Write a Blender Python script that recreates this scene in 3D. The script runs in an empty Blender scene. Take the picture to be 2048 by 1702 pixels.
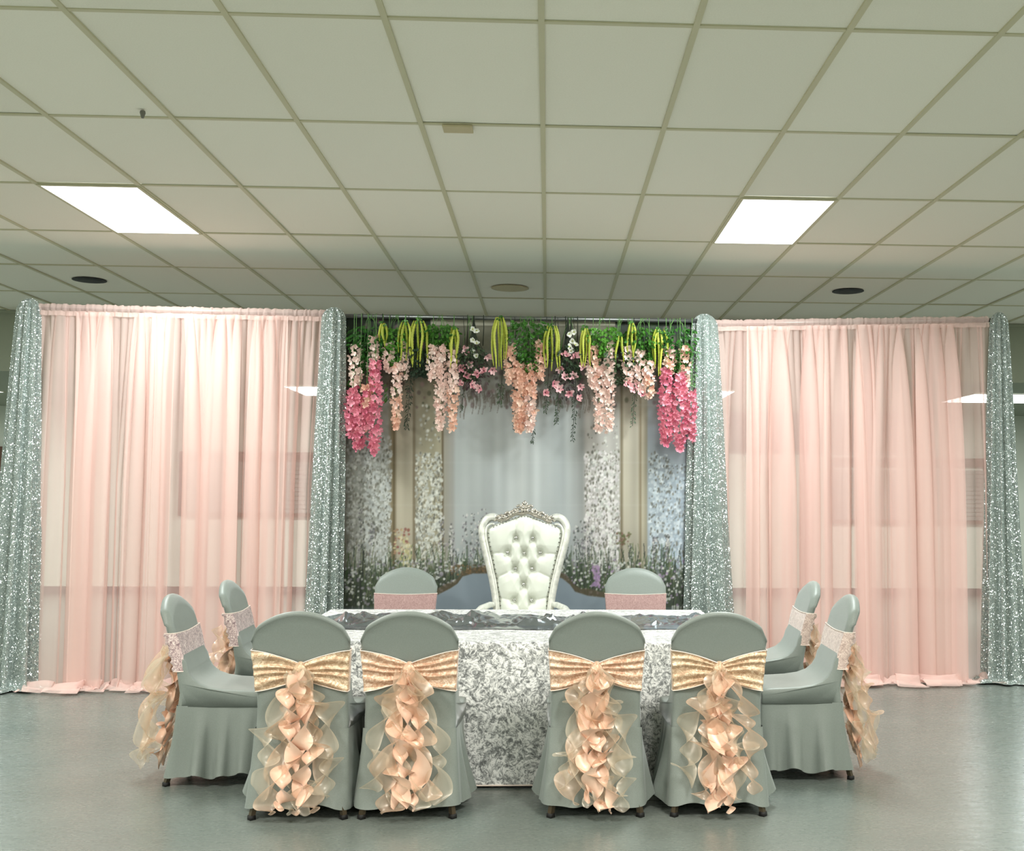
import bpy, math, random
import numpy as np
from mathutils import Matrix, Vector
PI = math.pi
scene = bpy.context.scene
col = scene.collection
rng = np.random.RandomState(7)
random.seed(7)

# ------------------------------------------------------------------ camera
F, PITCH, YAW, ROLL, CAMZ = 2187.24, .0624, .0473, .0065, 1.47
cy_, sy_ = math.cos(YAW), math.sin(YAW)
cp_, sp_ = math.cos(PITCH), math.sin(PITCH)
cr_, sr_ = math.cos(ROLL), math.sin(ROLL)
def cam_dir(xx, uu, d):
    x = xx*cr_ - uu*sr_; u = xx*sr_ + uu*cr_
    y = d*cp_ - u*sp_; z = d*sp_ + u*cp_
    return Vector((x*cy_ + y*sy_, -x*sy_ + y*cy_, z))
cam = bpy.data.cameras.new('camera')
cam.sensor_width = 36; cam.sensor_fit = 'HORIZONTAL'
cam.lens = F/2048*36
cam.shift_x = -176.15/2048; cam.shift_y = 1.14/2048
cam.clip_start = .05; cam.clip_end = 100
camo = bpy.data.objects.new('camera', cam); col.objects.link(camo)
r_, u_, b_ = cam_dir(1, 0, 0), cam_dir(0, 1, 0), -cam_dir(0, 0, 1)
camo.matrix_world = Matrix(((r_.x, u_.x, b_.x, 0), (r_.y, u_.y, b_.y, 0), (r_.z, u_.z, b_.z, CAMZ), (0, 0, 0, 1)))
scene.camera = camo

# ------------------------------------------------------------------ view, world
scene.view_settings.view_transform = 'Standard'
scene.view_settings.look = 'None'
scene.view_settings.gamma = 1
scene.view_settings.exposure = 0.6
scene.view_settings.use_curve_mapping = False
scene.cycles.transparent_max_bounces = 32
scene.cycles.max_bounces = 8
scene.cycles.transmission_bounces = 8
world = bpy.data.worlds.new('world'); scene.world = world
world.use_nodes = True
world.node_tree.nodes['Background'].inputs[0].default_value = (.9, 1, .95, 1)
world.node_tree.nodes['Background'].inputs[1].default_value = .05

# ------------------------------------------------------------------ room lights (ceiling troffers)
CEIL = CAMZ + 1.8467            # 3.3167
LOWC = 2.69
# (x0, x1, y0, y1, z, watts, colour, in view)
COOL = (.93, 1.0, .99); WARM = (1.0, .97, .90)
TROFFERS = [
    (-3.092, -2.482, 6.627, 7.847, CEIL, 60, COOL),
    (1.178, 1.788, 6.627, 7.847, CEIL, 65, COOL),
    (-3.092, -2.482, 1.747, 2.967, CEIL, 118, WARM),
    (1.178, 1.788, 1.747, 2.967, CEIL, 118, WARM),
    (5.448, 6.058, 6.627, 7.847, CEIL, 80, COOL),
    (-7.362, -6.752, 6.627, 7.847, CEIL, 80, COOL),
    (5.448, 6.058, 1.747, 2.967, CEIL, 118, WARM),
    (-7.362, -6.752, 1.747, 2.967, CEIL, 118, WARM),
    (-3.092, -2.482, -3.133, -1.913, CEIL, 118, WARM),
    (1.178, 1.788, -3.133, -1.913, CEIL, 118, WARM),
    (-3.05, -1.83, 12.6, 13.8, LOWC, 74, COOL),
    (5.0, 6.22, 12.6, 13.8, LOWC, 74, COOL),
    (.97, 2.19, 12.6, 13.8, LOWC, 66, COOL),
    (-7.9, -6.7, 12.6, 13.8, LOWC, 66, COOL),
]
for (x0, x1, y0, y1, z, w, c) in TROFFERS:
    L = bpy.data.lights.new('troffer_lamp', 'AREA'); L.shape = 'RECTANGLE'
    L.size = x1-x0-.06; L.size_y = y1-y0-.06; L.energy = w; L.color = c
    lo = bpy.data.objects.new('troffer_lamp', L); col.objects.link(lo)
    lo.location = ((x0+x1)/2, (y0+y1)/2, z-.022)

# ------------------------------------------------------------------ helpers
def tag(o, label=None, cat=None, group=None, kind=None):
    if label: o['label'] = label
    if cat: o['category'] = cat
    if group: o['group'] = group
    if kind: o['kind'] = kind
    return o
def empty(name, loc=(0, 0, 0), rz=0):
    o = bpy.data.objects.new(name, None); col.objects.link(o)
    o.location = loc; o.rotation_euler = (0, 0, rz); o.empty_display_size = .1
    return o
def mesh_obj(name, V, Fc, m=None, parent=None, smooth=True, mats=None, midx=None):
    me = bpy.data.meshes.new(name)
    me.from_pydata([tuple(v) for v in V], [], [tuple(f) for f in Fc]); me.update()
    if smooth: me.polygons.foreach_set('use_smooth', [True]*len(me.polygons))
    if mats:
        for x in mats: me.materials.append(x)
        if midx is not None: me.polygons.foreach_set('material_index', midx)
    elif m: me.materials.append(m)
    o = bpy.data.objects.new(name, me); col.objects.link(o)
    if parent: o.parent = parent
    return o
def link_copy(name, me, parent=None, loc=None, mat=None):
    o = bpy.data.objects.new(name, me); col.objects.link(o)
    if parent: o.parent = parent
    if mat is not None: o.matrix_local = mat
    elif loc is not None: o.location = loc
    return o
class MB:
    def __init__(s): s.v = []; s.f = []
    def box(s, x0, x1, y0, y1, z0, z1):
        n = len(s.v)
        s.v += [(x0,y0,z0),(x1,y0,z0),(x1,y1,z0),(x0,y1,z0),(x0,y0,z1),(x1,y0,z1),(x1,y1,z1),(x0,y1,z1)]
        s.f += [(n,n+3,n+2,n+1),(n+4,n+5,n+6,n+7),(n,n+1,n+5,n+4),(n+1,n+2,n+6,n+5),(n+2,n+3,n+7,n+6),(n+3,n,n+4,n+7)]
        return s
    def tube(s, pts, r, k=8, cap=True, flat=1.0):
        pts = [Vector(p) for p in pts]; N = len(pts)
        rs = r if hasattr(r, '__len__') else [r]*N
        n0 = len(s.v); ref = None
        for i, p in enumerate(pts):
            t = (pts[min(i+1, N-1)] - pts[max(i-1, 0)])
            t = t.normalized() if t.length > 1e-9 else Vector((0, 0, 1))
            if ref is None: ref = Vector((1, 0, 0)) if abs(t.x) < .9 else Vector((0, 1, 0))
            a = (ref - t*ref.dot(t)).normalized(); b = t.cross(a); ref = a
            for j in range(k):
                q = 2*PI*j/k
                s.v.append(tuple(p + a*(rs[i]*math.cos(q)) + b*(rs[i]*flat*math.sin(q))))
        for i in range(N-1):
            for j in range(k):
                a0 = n0+i*k+j; a1 = n0+i*k+(j+1) % k
                s.f.append((a0, a1, a1+k, a0+k))
        if cap:
            s.f.append(tuple(n0+j for j in range(k))[::-1]); s.f.append(tuple(n0+(N-1)*k+j for j in range(k)))
        return s
    def grid(s, P, closed=False):
        """P: array [rows][cols][3]"""
        P = np.asarray(P); R, C_ = P.shape[:2]; n = len(s.v)
        s.v += [tuple(map(float, q)) for q in P.reshape(-1, 3)]
        for i in range(R-1):
            for j in range(C_ if closed else C_-1):
                a = n+i*C_+j; b = n+i*C_+(j+1) % C_
                s.f.append((a, b, b+C_, a+C_))
        return s
    def lathe(s, prof, c=(0, 0, 0), k=16):
        n = len(s.v)
        for (r, z) in prof:
            for j in range(k):
                q = 2*PI*j/k; s.v.append((c[0]+r*math.cos(q), c[1]+r*math.sin(q), c[2]+z))
        for i in range(len(prof)-1):
            for j in range(k):
                a = n+i*k+j; b = n+i*k+(j+1) % k
                s.f.append((a, b, b+k, a+k))
        s.f.append(tuple(n+j for j in range(k))[::-1]); s.f.append(tuple(n+(len(prof)-1)*k+j for j in range(k)))
        return s
    def build(s, name, m=None, parent=None, smooth=True):
        return mesh_obj(name, s.v, s.f, m, parent, smooth)
def bevel(o, w, seg=2):
    md = o.modifiers.new('bevel', 'BEVEL'); md.width = w; md.segments = seg; md.limit_method = 'ANGLE'
    return o
def solid(o, t):
    md = o.modifiers.new('thickness', 'SOLIDIFY'); md.thickness = t; md.offset = 0
    return o
def lin(c):
    return tuple(((x/255)/12.92 if x/255 <= .04045 else ((x/255+.055)/1.055)**2.4) for x in c)

# ------------------------------------------------------------------ materials
class N:
    def __init__(s, name):
        s.m = bpy.data.materials.new(name); s.m.use_nodes = True
        s.t = s.m.node_tree; s.t.nodes.clear()
        s.out = s.t.nodes.new('ShaderNodeOutputMaterial')
        s.tc = s.t.nodes.new('ShaderNodeTexCoord')
    def n(s, typ, ins=None, **kw):
        x = s.t.nodes.new('ShaderNode'+typ)
        for k, v in kw.items(): setattr(x, k, v)
        for k, v in (ins or {}).items():
            if isinstance(v, bpy.types.NodeSocket): s.t.links.new(v, x.inputs[k])
            else:
                if isinstance(v, tuple) and len(v) == 3 and x.inputs[k].type == 'RGBA': v = (*v, 1)
                x.inputs[k].default_value = v
        return x
    def co(s, scale=(1, 1, 1), src='Object'):
        return s.n('Mapping', {'Vector': s.tc.outputs[src], 'Scale': scale}).outputs[0]
    def noise(s, scale, detail=3, vec=None, rough=.5, dist=0):
        return s.n('TexNoise', {'Vector': vec if vec is not None else s.co(), 'Scale': scale, 'Detail': detail, 'Roughness': rough, 'Distortion': dist}).outputs['Fac']
    def ramp(s, fac, stops):
        x = s.n('ValToRGB', {'Fac': fac}); e = x.color_ramp.elements
        e[0].position = stops[0][0]; e[0].color = (*stops[0][1], 1)
        e[1].position = stops[-1][0]; e[1].color = (*stops[-1][1], 1)
        for p, c in stops[1:-1]:
            q = e.new(p); q.color = (*c, 1)
        return x.outputs[0]
    def bump(s, h, strength=.3, dist=.01):
        return s.n('Bump', {'Height': h, 'Strength': strength, 'Distance': dist}).outputs[0]
    def bsdf(s, **ins):
        ins = {k.replace('_', ' '): v for k, v in ins.items()}
        return s.n('BsdfPrincipled', ins).outputs[0]
    def done(s, sh):
        s.t.links.new(sh, s.out.inputs[0]); return s.m
def simple(name, c, rough=.6, metal=0, **kw):
    q = N(name); return q.done(q.bsdf(Base_Color=lin(c), Roughness=rough, Metallic=metal, **kw))
M = {}
def mk():
    # ceiling tiles: cream mineral fibre
    q = N('ceiling_tile'); n1 = q.noise(160, 4, rough=.7)
    info = q.n('ObjectInfo').outputs['Random']
    base = q.ramp(info, [(0, lin((239, 236, 222))), (1, lin((246, 243, 229)))])
    c = q.n('MixRGB', {'Fac': .25, 'Color1': base, 'Color2': q.ramp(n1, [(.35, lin((228, 225, 210))), (.65, lin((252, 249, 236)))])}).outputs[0]
    M['tile'] = q.done(q.bsdf(Base_Color=c, Roughness=.95, Normal=q.bump(n1, .15, .003)))
    q = N('ceiling_tee'); M['tee'] = q.done(q.bsdf(Base_Color=lin((202, 198, 168)), Roughness=.6))
    M['slab'] = simple('plenum', (205, 203, 192), .9)
    # floor: mottled grey-green vinyl, waxed
    q = N('floor_vinyl')
    n1 = q.noise(70, 5, rough=.75); n2 = q.noise(1.1, 3); n3 = q.noise(420, 2)
    st = q.noise(9, 4, q.co((1, 3, 1)))
    c = q.ramp(n1, [(.3, lin((78, 90, 85))), (.5, lin((100, 110, 104))), (.72, lin((132, 140, 133)))])
    c = q.n('MixRGB', {'Fac': .35, 'Color1': c, 'Color2': q.ramp(n2, [(.35, lin((82, 94, 89))), (.65, lin((122, 125, 118)))])}).outputs[0]
    c = q.n('MixRGB', {'Fac': .2, 'Color1': c, 'Color2': q.ramp(n3, [(.4, lin((90, 98, 96))), (.6, lin((160, 163, 158)))])}).outputs[0]
    r = q.n('MapRange', {'Value': st, 'To Min': .2, 'To Max': .36}).outputs[0]
    M['floor'] = q.done(q.bsdf(Base_Color=c, Roughness=r, Specular_IOR_Level=.5, Normal=q.bump(q.noise(32, 3, q.co((1, 2.2, 1))), .10, .004)))
    q = N('painted_wall'); M['wall'] = q.done(q.bsdf(Base_Color=q.ramp(q.noise(1.5, 3), [(.3, lin((196, 202, 188))), (.7, lin((208, 213, 200)))]), Roughness=.7, Normal=q.bump(q.noise(90, 2), .05, .002)))
    M['bulkhead'] = simple('bulkhead_paint', (150, 156, 138), .8)
    M['dark_base'] = simple('dark_baseboard', (42, 46, 48), .5)
    M['brown'] = simple('brown_frame', (86, 56, 40), .5)
    M['board'] = simple('dark_board', (96, 88, 78), .7)
    M['slat'] = simple('grey_slat', (128, 131, 124), .5)
    q = N('lamp_diffuser'); M['diff'] = q.done(q.n('Emission', {'Color': (.97, 1, .98, 1), 'Strength': 3.0}).outputs[0])
    M['black'] = simple('black', (14, 14, 14), .6)
    M['beige'] = simple('beige_plate', (196, 184, 148), .6)
    # spandex chair covers
    q = N('grey_spandex'); n1 = q.noise(500, 2)
    M['spandex'] = q.done(q.bsdf(Base_Color=q.ramp(n1, [(.3, lin((116, 124, 118))), (.7, lin((132, 140, 134)))]), Roughness=.48, Sheen_Weight=.25, Sheen_Roughness=.4, Specular_IOR_Level=.5, Normal=q.bump(q.noise(5, 2, q.co((1, 1, 2.2))), .12, .02)))
    M['leg'] = simple('brown_metal', (84, 74, 58), .4, .6)
    M['foot'] = simple('rubber_foot', (18, 17, 16), .7)
    # champagne satin sash
    def velvet(name, c0, c1, c2, sc, metal=.0, rough=.4, lo=(.17, .25, .36)):
        q = N(name)
        v = q.co((1, 1, 1.0))
        w = q.noise(sc, 5, v, .65, 2.2); w2 = q.noise(sc*2.3, 3, v, .6, 3)
        mix = q.n('Math', {0: w, 1: w2}, operation='MULTIPLY').outputs[0]
        c = q.ramp(mix, [(lo[0], c0), (lo[1], c1), (lo[2], c2)])  # crushed-pile sheen painted into the base colour as dark-to-pale blotches
        M[name] = q.done(q.bsdf(Base_Color=c, Roughness=rough, Metallic=metal, Sheen_Weight=.5, Sheen_Roughness=.35, Normal=q.bump(mix, .5, .012)))
    velvet('velvet_silver', lin((110, 112, 112)), lin((176, 178, 177)), lin((246, 246, 244)), 13, .1, .42, (.16, .225, .31))
    velvet('sash_peach', lin((196, 152, 124)), lin((216, 180, 152)), lin((248, 222, 200)), 14, .2, .28)
    velvet('sash_champagne', lin((186, 152, 122)), lin((208, 178, 146)), lin((246, 224, 196)), 14, .2, .28)
    velvet('sash_mauve', lin((120, 96, 104)), lin((204, 178, 176)), lin((250, 236, 230)), 38, .1, .4)
    velvet('sash_blush', lin((176, 152, 142)), lin((212, 188, 178)), lin((242, 226, 214)), 38, .1, .4)
    velvet('sash_rose', lin((150, 116, 114)), lin((170, 136, 132)), lin((196, 164, 158)), 70, 0, .6)
    M['sash_edge'] = simple('sash_hem', (244, 226, 214), .4)
    # ruffles
    def organza(name, c, op, tr=.45):
        q = N(name)
        d = q.n('BsdfDiffuse', {'Color': c}).outputs[0]; tl = q.n('BsdfTranslucent', {'Color': c}).outputs[0]
        g = q.n('BsdfGlossy', {'Color': (1, .93, .85, 1), 'Roughness': .35}).outputs[0]
        s1 = q.n('MixShader', {0: tr, 1: d, 2: tl}).outputs[0]
        s1 = q.n('MixShader', {0: .12, 1: s1, 2: g}).outputs[0]
        tp = q.n('BsdfTransparent', {'Color': (1, .98, .96, 1)}).outputs[0]
        at = q.n('Attribute', attribute_name='hem').outputs['Fac']
        f = q.n('Math', {0: at, 1: op}, operation='ADD', use_clamp=True).outputs[0]
        M[name] = q.done(q.n('MixShader', {0: f, 1: tp, 2: s1}).outputs[0])
    organza('organza_cream', lin((232, 220, 198)), .38)
    organza('organza_peach', lin((238, 208, 182)), .5)
    q = N('taffeta_peach')
    M['taffeta'] = q.done(q.bsdf(Base_Color=q.ramp(q.noise(9, 2), [(.3, lin((222, 178, 152))), (.7, lin((238, 204, 180)))]), Roughness=.32, Sheen_Weight=.3, Specular_IOR_Level=.6))
    # sheer drape
    q = N('sheer_pink')
    wv = q.noise(1.2, 2, q.co((6, 6, .4)))
    c = q.ramp(wv, [(.3, lin((240, 208, 200))), (.7, lin((247, 220, 211)))])
    d = q.n('BsdfDiffuse', {'Color': c}).outputs[0]; tl = q.n('BsdfTranslucent', {'Color': c}).outputs[0]
    s1 = q.n('MixShader', {0: .2, 1: d, 2: tl}).outputs[0]
    tp = q.n('BsdfTransparent', {'Color': (1, .985, .98, 1)}).outputs[0]
    M['sheer'] = q.done(q.n('MixShader', {0: .50, 1: tp, 2: s1}).outputs[0])
    # sequins
    q = N('silver_sequin')
    vo = q.n('TexVoronoi', {'Vector': q.co(), 'Scale': 185.0})
    cc = q.n('VectorMath', {0: vo.outputs['Color'], 1: (.5, .5, .5)}, operation='SUBTRACT').outputs[0]
    sc = q.n('VectorMath', {0: cc, 'Scale': 1.9}, operation='SCALE').outputs[0]
    geo = q.n('NewGeometry').outputs['Normal']
    ad = q.n('VectorMath', {0: geo, 1: sc}, operation='ADD').outputs[0]
    nn = q.n('VectorMath', {0: ad}, operation='NORMALIZE').outputs[0]
    s1 = q.bsdf(Base_Color=lin((206, 212, 208)), Metallic=1.0, Roughness=.16, Normal=nn)
    s2 = q.bsdf(Base_Color=lin((140, 152, 148)), Roughness=.6)
    M['sequin'] = q.done(q.n('MixShader', {0: .45, 1: s1, 2: s2}).outputs[0])
    M['table_top'] = simple('plastic_table', (215, 213, 205), .6)
    q = N('charcoal_satin')
    M['satin'] = q.done(q.bsdf(Base_Color=lin((150, 157, 162)), Metallic=.85, Roughness=.17))
    M['leather'] = simple('white_leather', (214, 217, 206), .34)
    q = N('silver_frame')
    M['frame'] = q.done(q.bsdf(Base_Color=q.ramp(q.noise(30, 3), [(.3, lin((196, 198, 190))), (.7, lin((232, 232, 224)))]), Metallic=.35, Roughness=.35))
    M['crest'] = simple('carved_silver', (188, 182, 172), .33, .75)
    M['crystal'] = simple('crystal_button', (190, 190, 186), .1, .9)
    M['nail'] = simple('nailhead', (120, 122, 116), .3, .9)
    M['pipe'] = simple('drape_pipe', (120, 122, 120), .35, .8)
    def leafy(name, a, b, rough=.5):
        q = N(name); r = q.n('ObjectInfo').outputs['Random']
        nz = q.noise(40, 2)
        mx = q.n('Math', {0: nz, 1: r}, operation='ADD').outputs[0]
        mx = q.n('Math', {0: mx, 1: .5}, operation='MULTIPLY').outputs[0]
        c = q.ramp(mx, [(.25, lin(a)), (.75, lin(b))])
        d = q.bsdf(Base_Color=c, Roughness=rough)
        tl = q.n('BsdfTranslucent', {'Color': c}).outputs[0]
        M[name] = q.done(q.n('MixShader', {0: .2, 1: d, 2: tl}).outputs[0])
    leafy('leaf_green', (34, 84, 26), (98, 156, 62), .35)
    leafy('leaf_dark', (36, 54, 38), (70, 88, 62))
    leafy('leaf_burgundy', (60, 42, 48), (98, 78, 82))
    leafy('lime', (146, 160, 36), (204, 210, 84))
    leafy('petal_blush', (240, 204, 194), (252, 232, 222))
    leafy('petal_peach', (232, 180, 158), (250, 218, 198))
    leafy('petal_pink', (206, 104, 130), (248, 170, 186))
    leafy('petal_rose', (206, 122, 138), (250, 214, 214))
    leafy('petal_white', (240, 240, 228), (252, 252, 246))
    M['stem'] = simple('dark_stem', (34, 42, 30), .6)
    M['stem_green'] = simple('green_stem', (86, 128, 62), .6)
mk()

# ------------------------------------------------------------------ room shell
XL, XR, YB, YF, YW = -9.192, 9.1, -5.6, 11.4, 16.1
def struct(name, mb, m, parent=None, smooth=False):
    o = mb.build(name, m, parent, smooth); o['kind'] = 'structure'; return o
struct('floor', MB().box(XL-.1, XR+.1, YB-.1, YW+.1, -.1, 0), M['floor'])
ceil = struct('ceiling', MB().box(XL-.1, XR+.1, YB-.1, YF+.2, CEIL+.03, CEIL+.12), M['slab'])
struct('wall_back', MB().box(XL-.1, XR+.1, YW, YW+.12, 0, LOWC+.2), M['wall'])
struct('wall_left', MB().box(XL-.12, XL, YB, YW, 0, CEIL+.1), M['wall'])
struct('wall_right', MB().box(XR, XR+.12, YB, YW, 0, CEIL+.1), M['wall'])
struct('wall_front', MB().box(XL, XR, YB-.12, YB, 0, CEIL+.1), M['wall'])
bh = MB(); bh.box(XL, XR, YF, YF+.12, LOWC, CEIL+.05); bh.box(XL, XR, YF-.015, YF, CEIL-.03, CEIL)
struct('trim_1', bh, M['bulkhead'])
lc = MB().box(XL, XR, YF+.1205, YW+.05, LOWC, LOWC+.08)
struct('trim_2', lc, M['bulkhead'])
struct('baseboard_back', MB().box(XL, XR, YW-.015, YW, 0, .11), M['dark_base'])
struct('baseboard_right', MB().box(XR-.015, XR, YB, YW-.02, 0, .11), M['dark_base'])
struct('baseboard_left', MB().box(XL, XL+.015, YB, YW-.02, 0, .11), M['dark_base'])
# ceiling grid: tees and tiles
X0C = -.0421
tile_me = None
skip = set()
for (x0, x1, y0, y1, z, w, c) in TROFFERS:
    if z == CEIL: skip.add((round((x0-X0C)/.61), round((y0-4.187)/1.22)))
V, Fc = MB(), None
tb = MB(); g = .012
tb.box(g, .61-g, g, 1.22-g, 0, .018)
tile_src = tb.build('ceiling_tile', M['tile'], ceil, False)
first = True
nt = 0
for r in range(-2, 6):
    for c in range(-14, 14):
        if (c, r) in skip: continue
        x = X0C + c*.61; y = 4.187 + 1.22*r
        if x < XL or x+.61 > XR+.4 or y+1.22 > YF+.2: continue
        if r == -2 and abs(c) > 9: continue
        o = tile_src if first else link_copy('ceiling_tile', tile_src.data, ceil)
        first = False; nt += 1
        o.location = (x, y, CEIL+.002+random.uniform(0, .003))
        o.rotation_euler = (random.uniform(-.0012, .0012), random.uniform(-.0015, .0015), 0)
plain = MB().box(XL, XR, YB, 1.74, CEIL+.004, CEIL+.02)
plain.build('ceiling_tile', M['tile'], ceil, False)
MB().box(XL, XR, 11.507-.0, 11.6, CEIL+.004, CEIL+.02)
for c in range(-14, 15):
    x = X0C + c*.61
    tm = MB().box(x-.0125, x+.0125, 1.7, YF, CEIL-.006, CEIL+.004)
    if XL < x < XR: tm.build('main_tee', M['tee'], ceil, False)
for r in range(-1, 6):
    y = 4.187+1.22*r
    MB().box(XL, XR, y-.0115, y+.0115, CEIL-.003, CEIL+.004).build('cross_tee', M['tee'], ceil, False)

# troffers
OUT = {2: ('near the camera', 'left of'), 3: ('near the camera', 'right of'), 4: ('by the right wall', 'level with'), 5: ('by the left wall', 'level with'), 6: ('at the right wall', 'well in front of'), 7: ('at the left wall', 'well in front of'),
       8: ('behind the camera on the left', 'far from'), 9: ('behind the camera on the right', 'far from'), 12: ('in the back room', 'right behind'), 13: ('in the back room', 'left behind')}
LABT = {0: 'glowing white ceiling light panel above the left pink drape', 1: 'glowing white ceiling light panel right of centre, above the right pink drape',
        10: 'ceiling light in the low back room glowing through the left pink drape', 11: 'ceiling light in the low back room beside the right sequin column'}
for i, (x0, x1, y0, y1, z, w, c) in enumerate(TROFFERS):
    t = empty('ceiling_light', ((x0+x1)/2, (y0+y1)/2, z))
    tag(t, LABT.get(i) or 'ceiling light panel %s, %s the table, out of view' % (OUT[i]), 'ceiling light', None if i in LABT else 'ceiling lights out of view')
    hx, hy = (x1-x0)/2, (y1-y0)/2
    fr = MB()
    for (a, b, cc, d) in ((-hx, hx, -hy, -hy+.02), (-hx, hx, hy-.02, hy), (-hx, -hx+.02, -hy+.02, hy-.02), (hx-.02, hx, -hy+.02, hy-.02)):
        fr.box(a, b, cc, d, -.012, -.004)
    fr.build('frame', M['tee'], t, False)
    MB().box(-hx+.021, hx-.021, -hy+.021, hy-.021, -.012, -.004).build('diffuser', M['diff'], t, False)

# small ceiling fittings
def disc(name, x, y, r, m, label, cat, depth=.006):
    o = MB().lathe([(r*.98, 0), (r, -depth*.5), (r*.8, -depth)], k=24).build(name, m)
    o.location = (x, y, CEIL-.001); tag(o, label, cat); return o
for x, y, lab in ((-4.03, 9.69, 'round black recessed speaker in the ceiling above the left drape'), (2.69, 9.66, 'round black recessed speaker in the ceiling above the right drape')):
    t = empty('ceiling_speaker', (x, y, CEIL)); tag(t, lab, 'speaker', 'round black ceiling speakers')
    MB().lathe([(.125, 0), (.125, -.004), (.09, -.010), (.02, -.010)], k=24).build('grille', M['black'], t)
    MB().lathe([(.14, .0), (.142, -.004), (.132, -.006)], k=24).build('rim', M['black'], t)
disc('ceiling_plate', -.357, 9.76, .17, M['beige'], 'round beige cover plate on the ceiling above the flower backdrop', 'plate')
o = MB().box(-.075, .075, -.05, .05, -.012, 0).build('ceiling_clip', M['beige'], smooth=False); bevel(o, .003)
o.location = (-.47, 5.44, CEIL-.006); tag(o, 'small beige plastic clip on the ceiling grid left of the centre line', 'clip')
o = MB().lathe([(.012, 0), (.014, -.01), (.006, -.035)], k=10).build('ceiling_hook', simple('dull_metal', (120, 118, 108), .6)); o.location = (-1.98, 5.3, CEIL-.005)
tag(o, 'tiny grey hook hanging from the ceiling grid at upper left', 'hook')

# far wall shutters and board
def shutter(x0, x1, z0, z1, label):
    t = empty('roller_shutter', ((x0+x1)/2, YW-.03, z0)); tag(t, label, 'shutter')
    h, w = z1-z0, (x1-x0)/2
    fr = MB(); e = .09
    fr.box(-w, w, -.06, .03, h-e*1.4, h); fr.box(-w, w, -.06, .03, 0, e*.5); fr.box(-w, -w+e, -.06, .03, e*.5, h-e*1.4); fr.box(w-e, w, -.06, .03, e*.5, h-e*1.4)
    fr.build('frame', M['brown'], t, False)
    n = int((h-e*1.9)/.062)
    sl = MB().box(-w+e, w-e, -.012, .012, 0, .052).build('slat', M['slat'], t, False)
    for k in range(n):
        o = sl if k == 0 else link_copy('slat', sl.data, t)
        o.location = (0, 0, e*.5+.006+.0625*k)
shutter(4.15, 6.6, 1.07, 2.04, 'grey slatted roller shutter on the far wall behind the right pink drape')
shutter(-5.3, -3.3, 1.12, 2.05, 'grey slatted roller shutter on the far wall behind the left pink drape')
shutter(-9.1, -7.77, 1.08, 2.1, 'brown-framed slatted shutter on the far wall at the left edge')
t = empty('notice_board', (3.9, YW-.02, 2.12)); tag(t, 'dark wooden notice board above the shutter, seen through the right pink drape', 'board')
MB().box(-1.2, 1.7, -.02, .02, 0, .62).build('panel', M['board'], t, False)
MB().box(-1.22, 1.72, -.03, .02, -.03, 0).build('rail', M['slat'], t, False)

# ------------------------------------------------------------------ sheer drapes
def smooth_noise(x, seed, freq):
    r = np.random.RandomState(seed); k = int(np.ceil(freq))+3
    a = r.uniform(-1, 1, k+2); t = np.clip(x, 0, 1)*freq; i = t.astype(int); f = t-i; f = f*f*(3-2*f)
    return a[i]*(1-f)+a[i+1]*f
def drape_panel(seed, w, h, nx=150, flat=1.0):
    """a gathered cloth panel, local x 0..w, hanging down from z=h, puddling on the floor towards -y"""
    s = np.linspace(0, 1, nx)
    zs = np.concatenate([np.linspace(h, h-.25, 8)[:-1], np.linspace(h-.25, .10, 34)[:-1], np.linspace(.10, .012, 5)])
    rows = []
    r = np.random.RandomState(seed)
    ph1 = 2*PI*(w/.058)*(s + .035*smooth_noise(s, seed+1, 9)/max(w, .3)); ph2 = 2*PI*(w/.125)*(s + .09*smooth_noise(s, seed+2, 6)) + r.uniform(0, 6)
    ph3 = 2*PI*(w/.3)*s + r.uniform(0, 6)
    am = (.85+.6*smooth_noise(s, seed+3, 7))*flat
    bunch = .055*smooth_noise(s, seed+21, 5)+.03*smooth_noise(s, seed+22, 9)
    def line(z):
        v = 1-z/h
        k1 = math.exp(-v*5.5); k2 = 1-math.exp(-v*6.0)
        A1 = .013*k1 + .0065; A2 = .004+.034*k2
        y = A1*np.sin(ph1) + 1.7*A2*am*np.sin(ph2) + .016*k2*np.sin(ph3)
        x = w*s + (.008*k1+.005)*np.cos(ph1) + .052*k2*am*np.cos(ph2+.4) + .02*v*np.sin(ph3+1.3)
        x += bunch*min(1, v*2.2)*np.clip(np.minimum(s, 1-s)*6, 0, 1)
        e = np.minimum(s, 1-s)*8; e = np.clip(e, 0, 1)
        x += np.where(s < .5, 1, -1)*(1-e)*v*.016*r0
        return x, y
    r0 = r.uniform(.2, 1.4)
    for z in zs:
        x, y = line(z); rows.append(np.stack([x, y, np.full(nx, z)], 1))
    x, y = line(0)
    L = .19 + .09*smooth_noise(s, seed+7, 5)
    for k in range(1, 11):
        q = k/10
        zz = .012 + .085*np.abs(np.sin(PI*q*1.9+.6*np.sin(ph3)))*(.55+.45*np.sin(ph2*.6+q*3)) * (1-q*.75) + .004
        xx = x + .035*q*np.sin(ph3*1.7+q*2) + .02*q*smooth_noise(s, seed+9, 12)
        yy = y*(1-.6*q) - L*q + .02*np.sin(ph2*.5+q*4)*q
        rows.append(np.stack([xx, yy, np.maximum(zz, .006)], 1))
    return np.array(rows)
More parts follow.
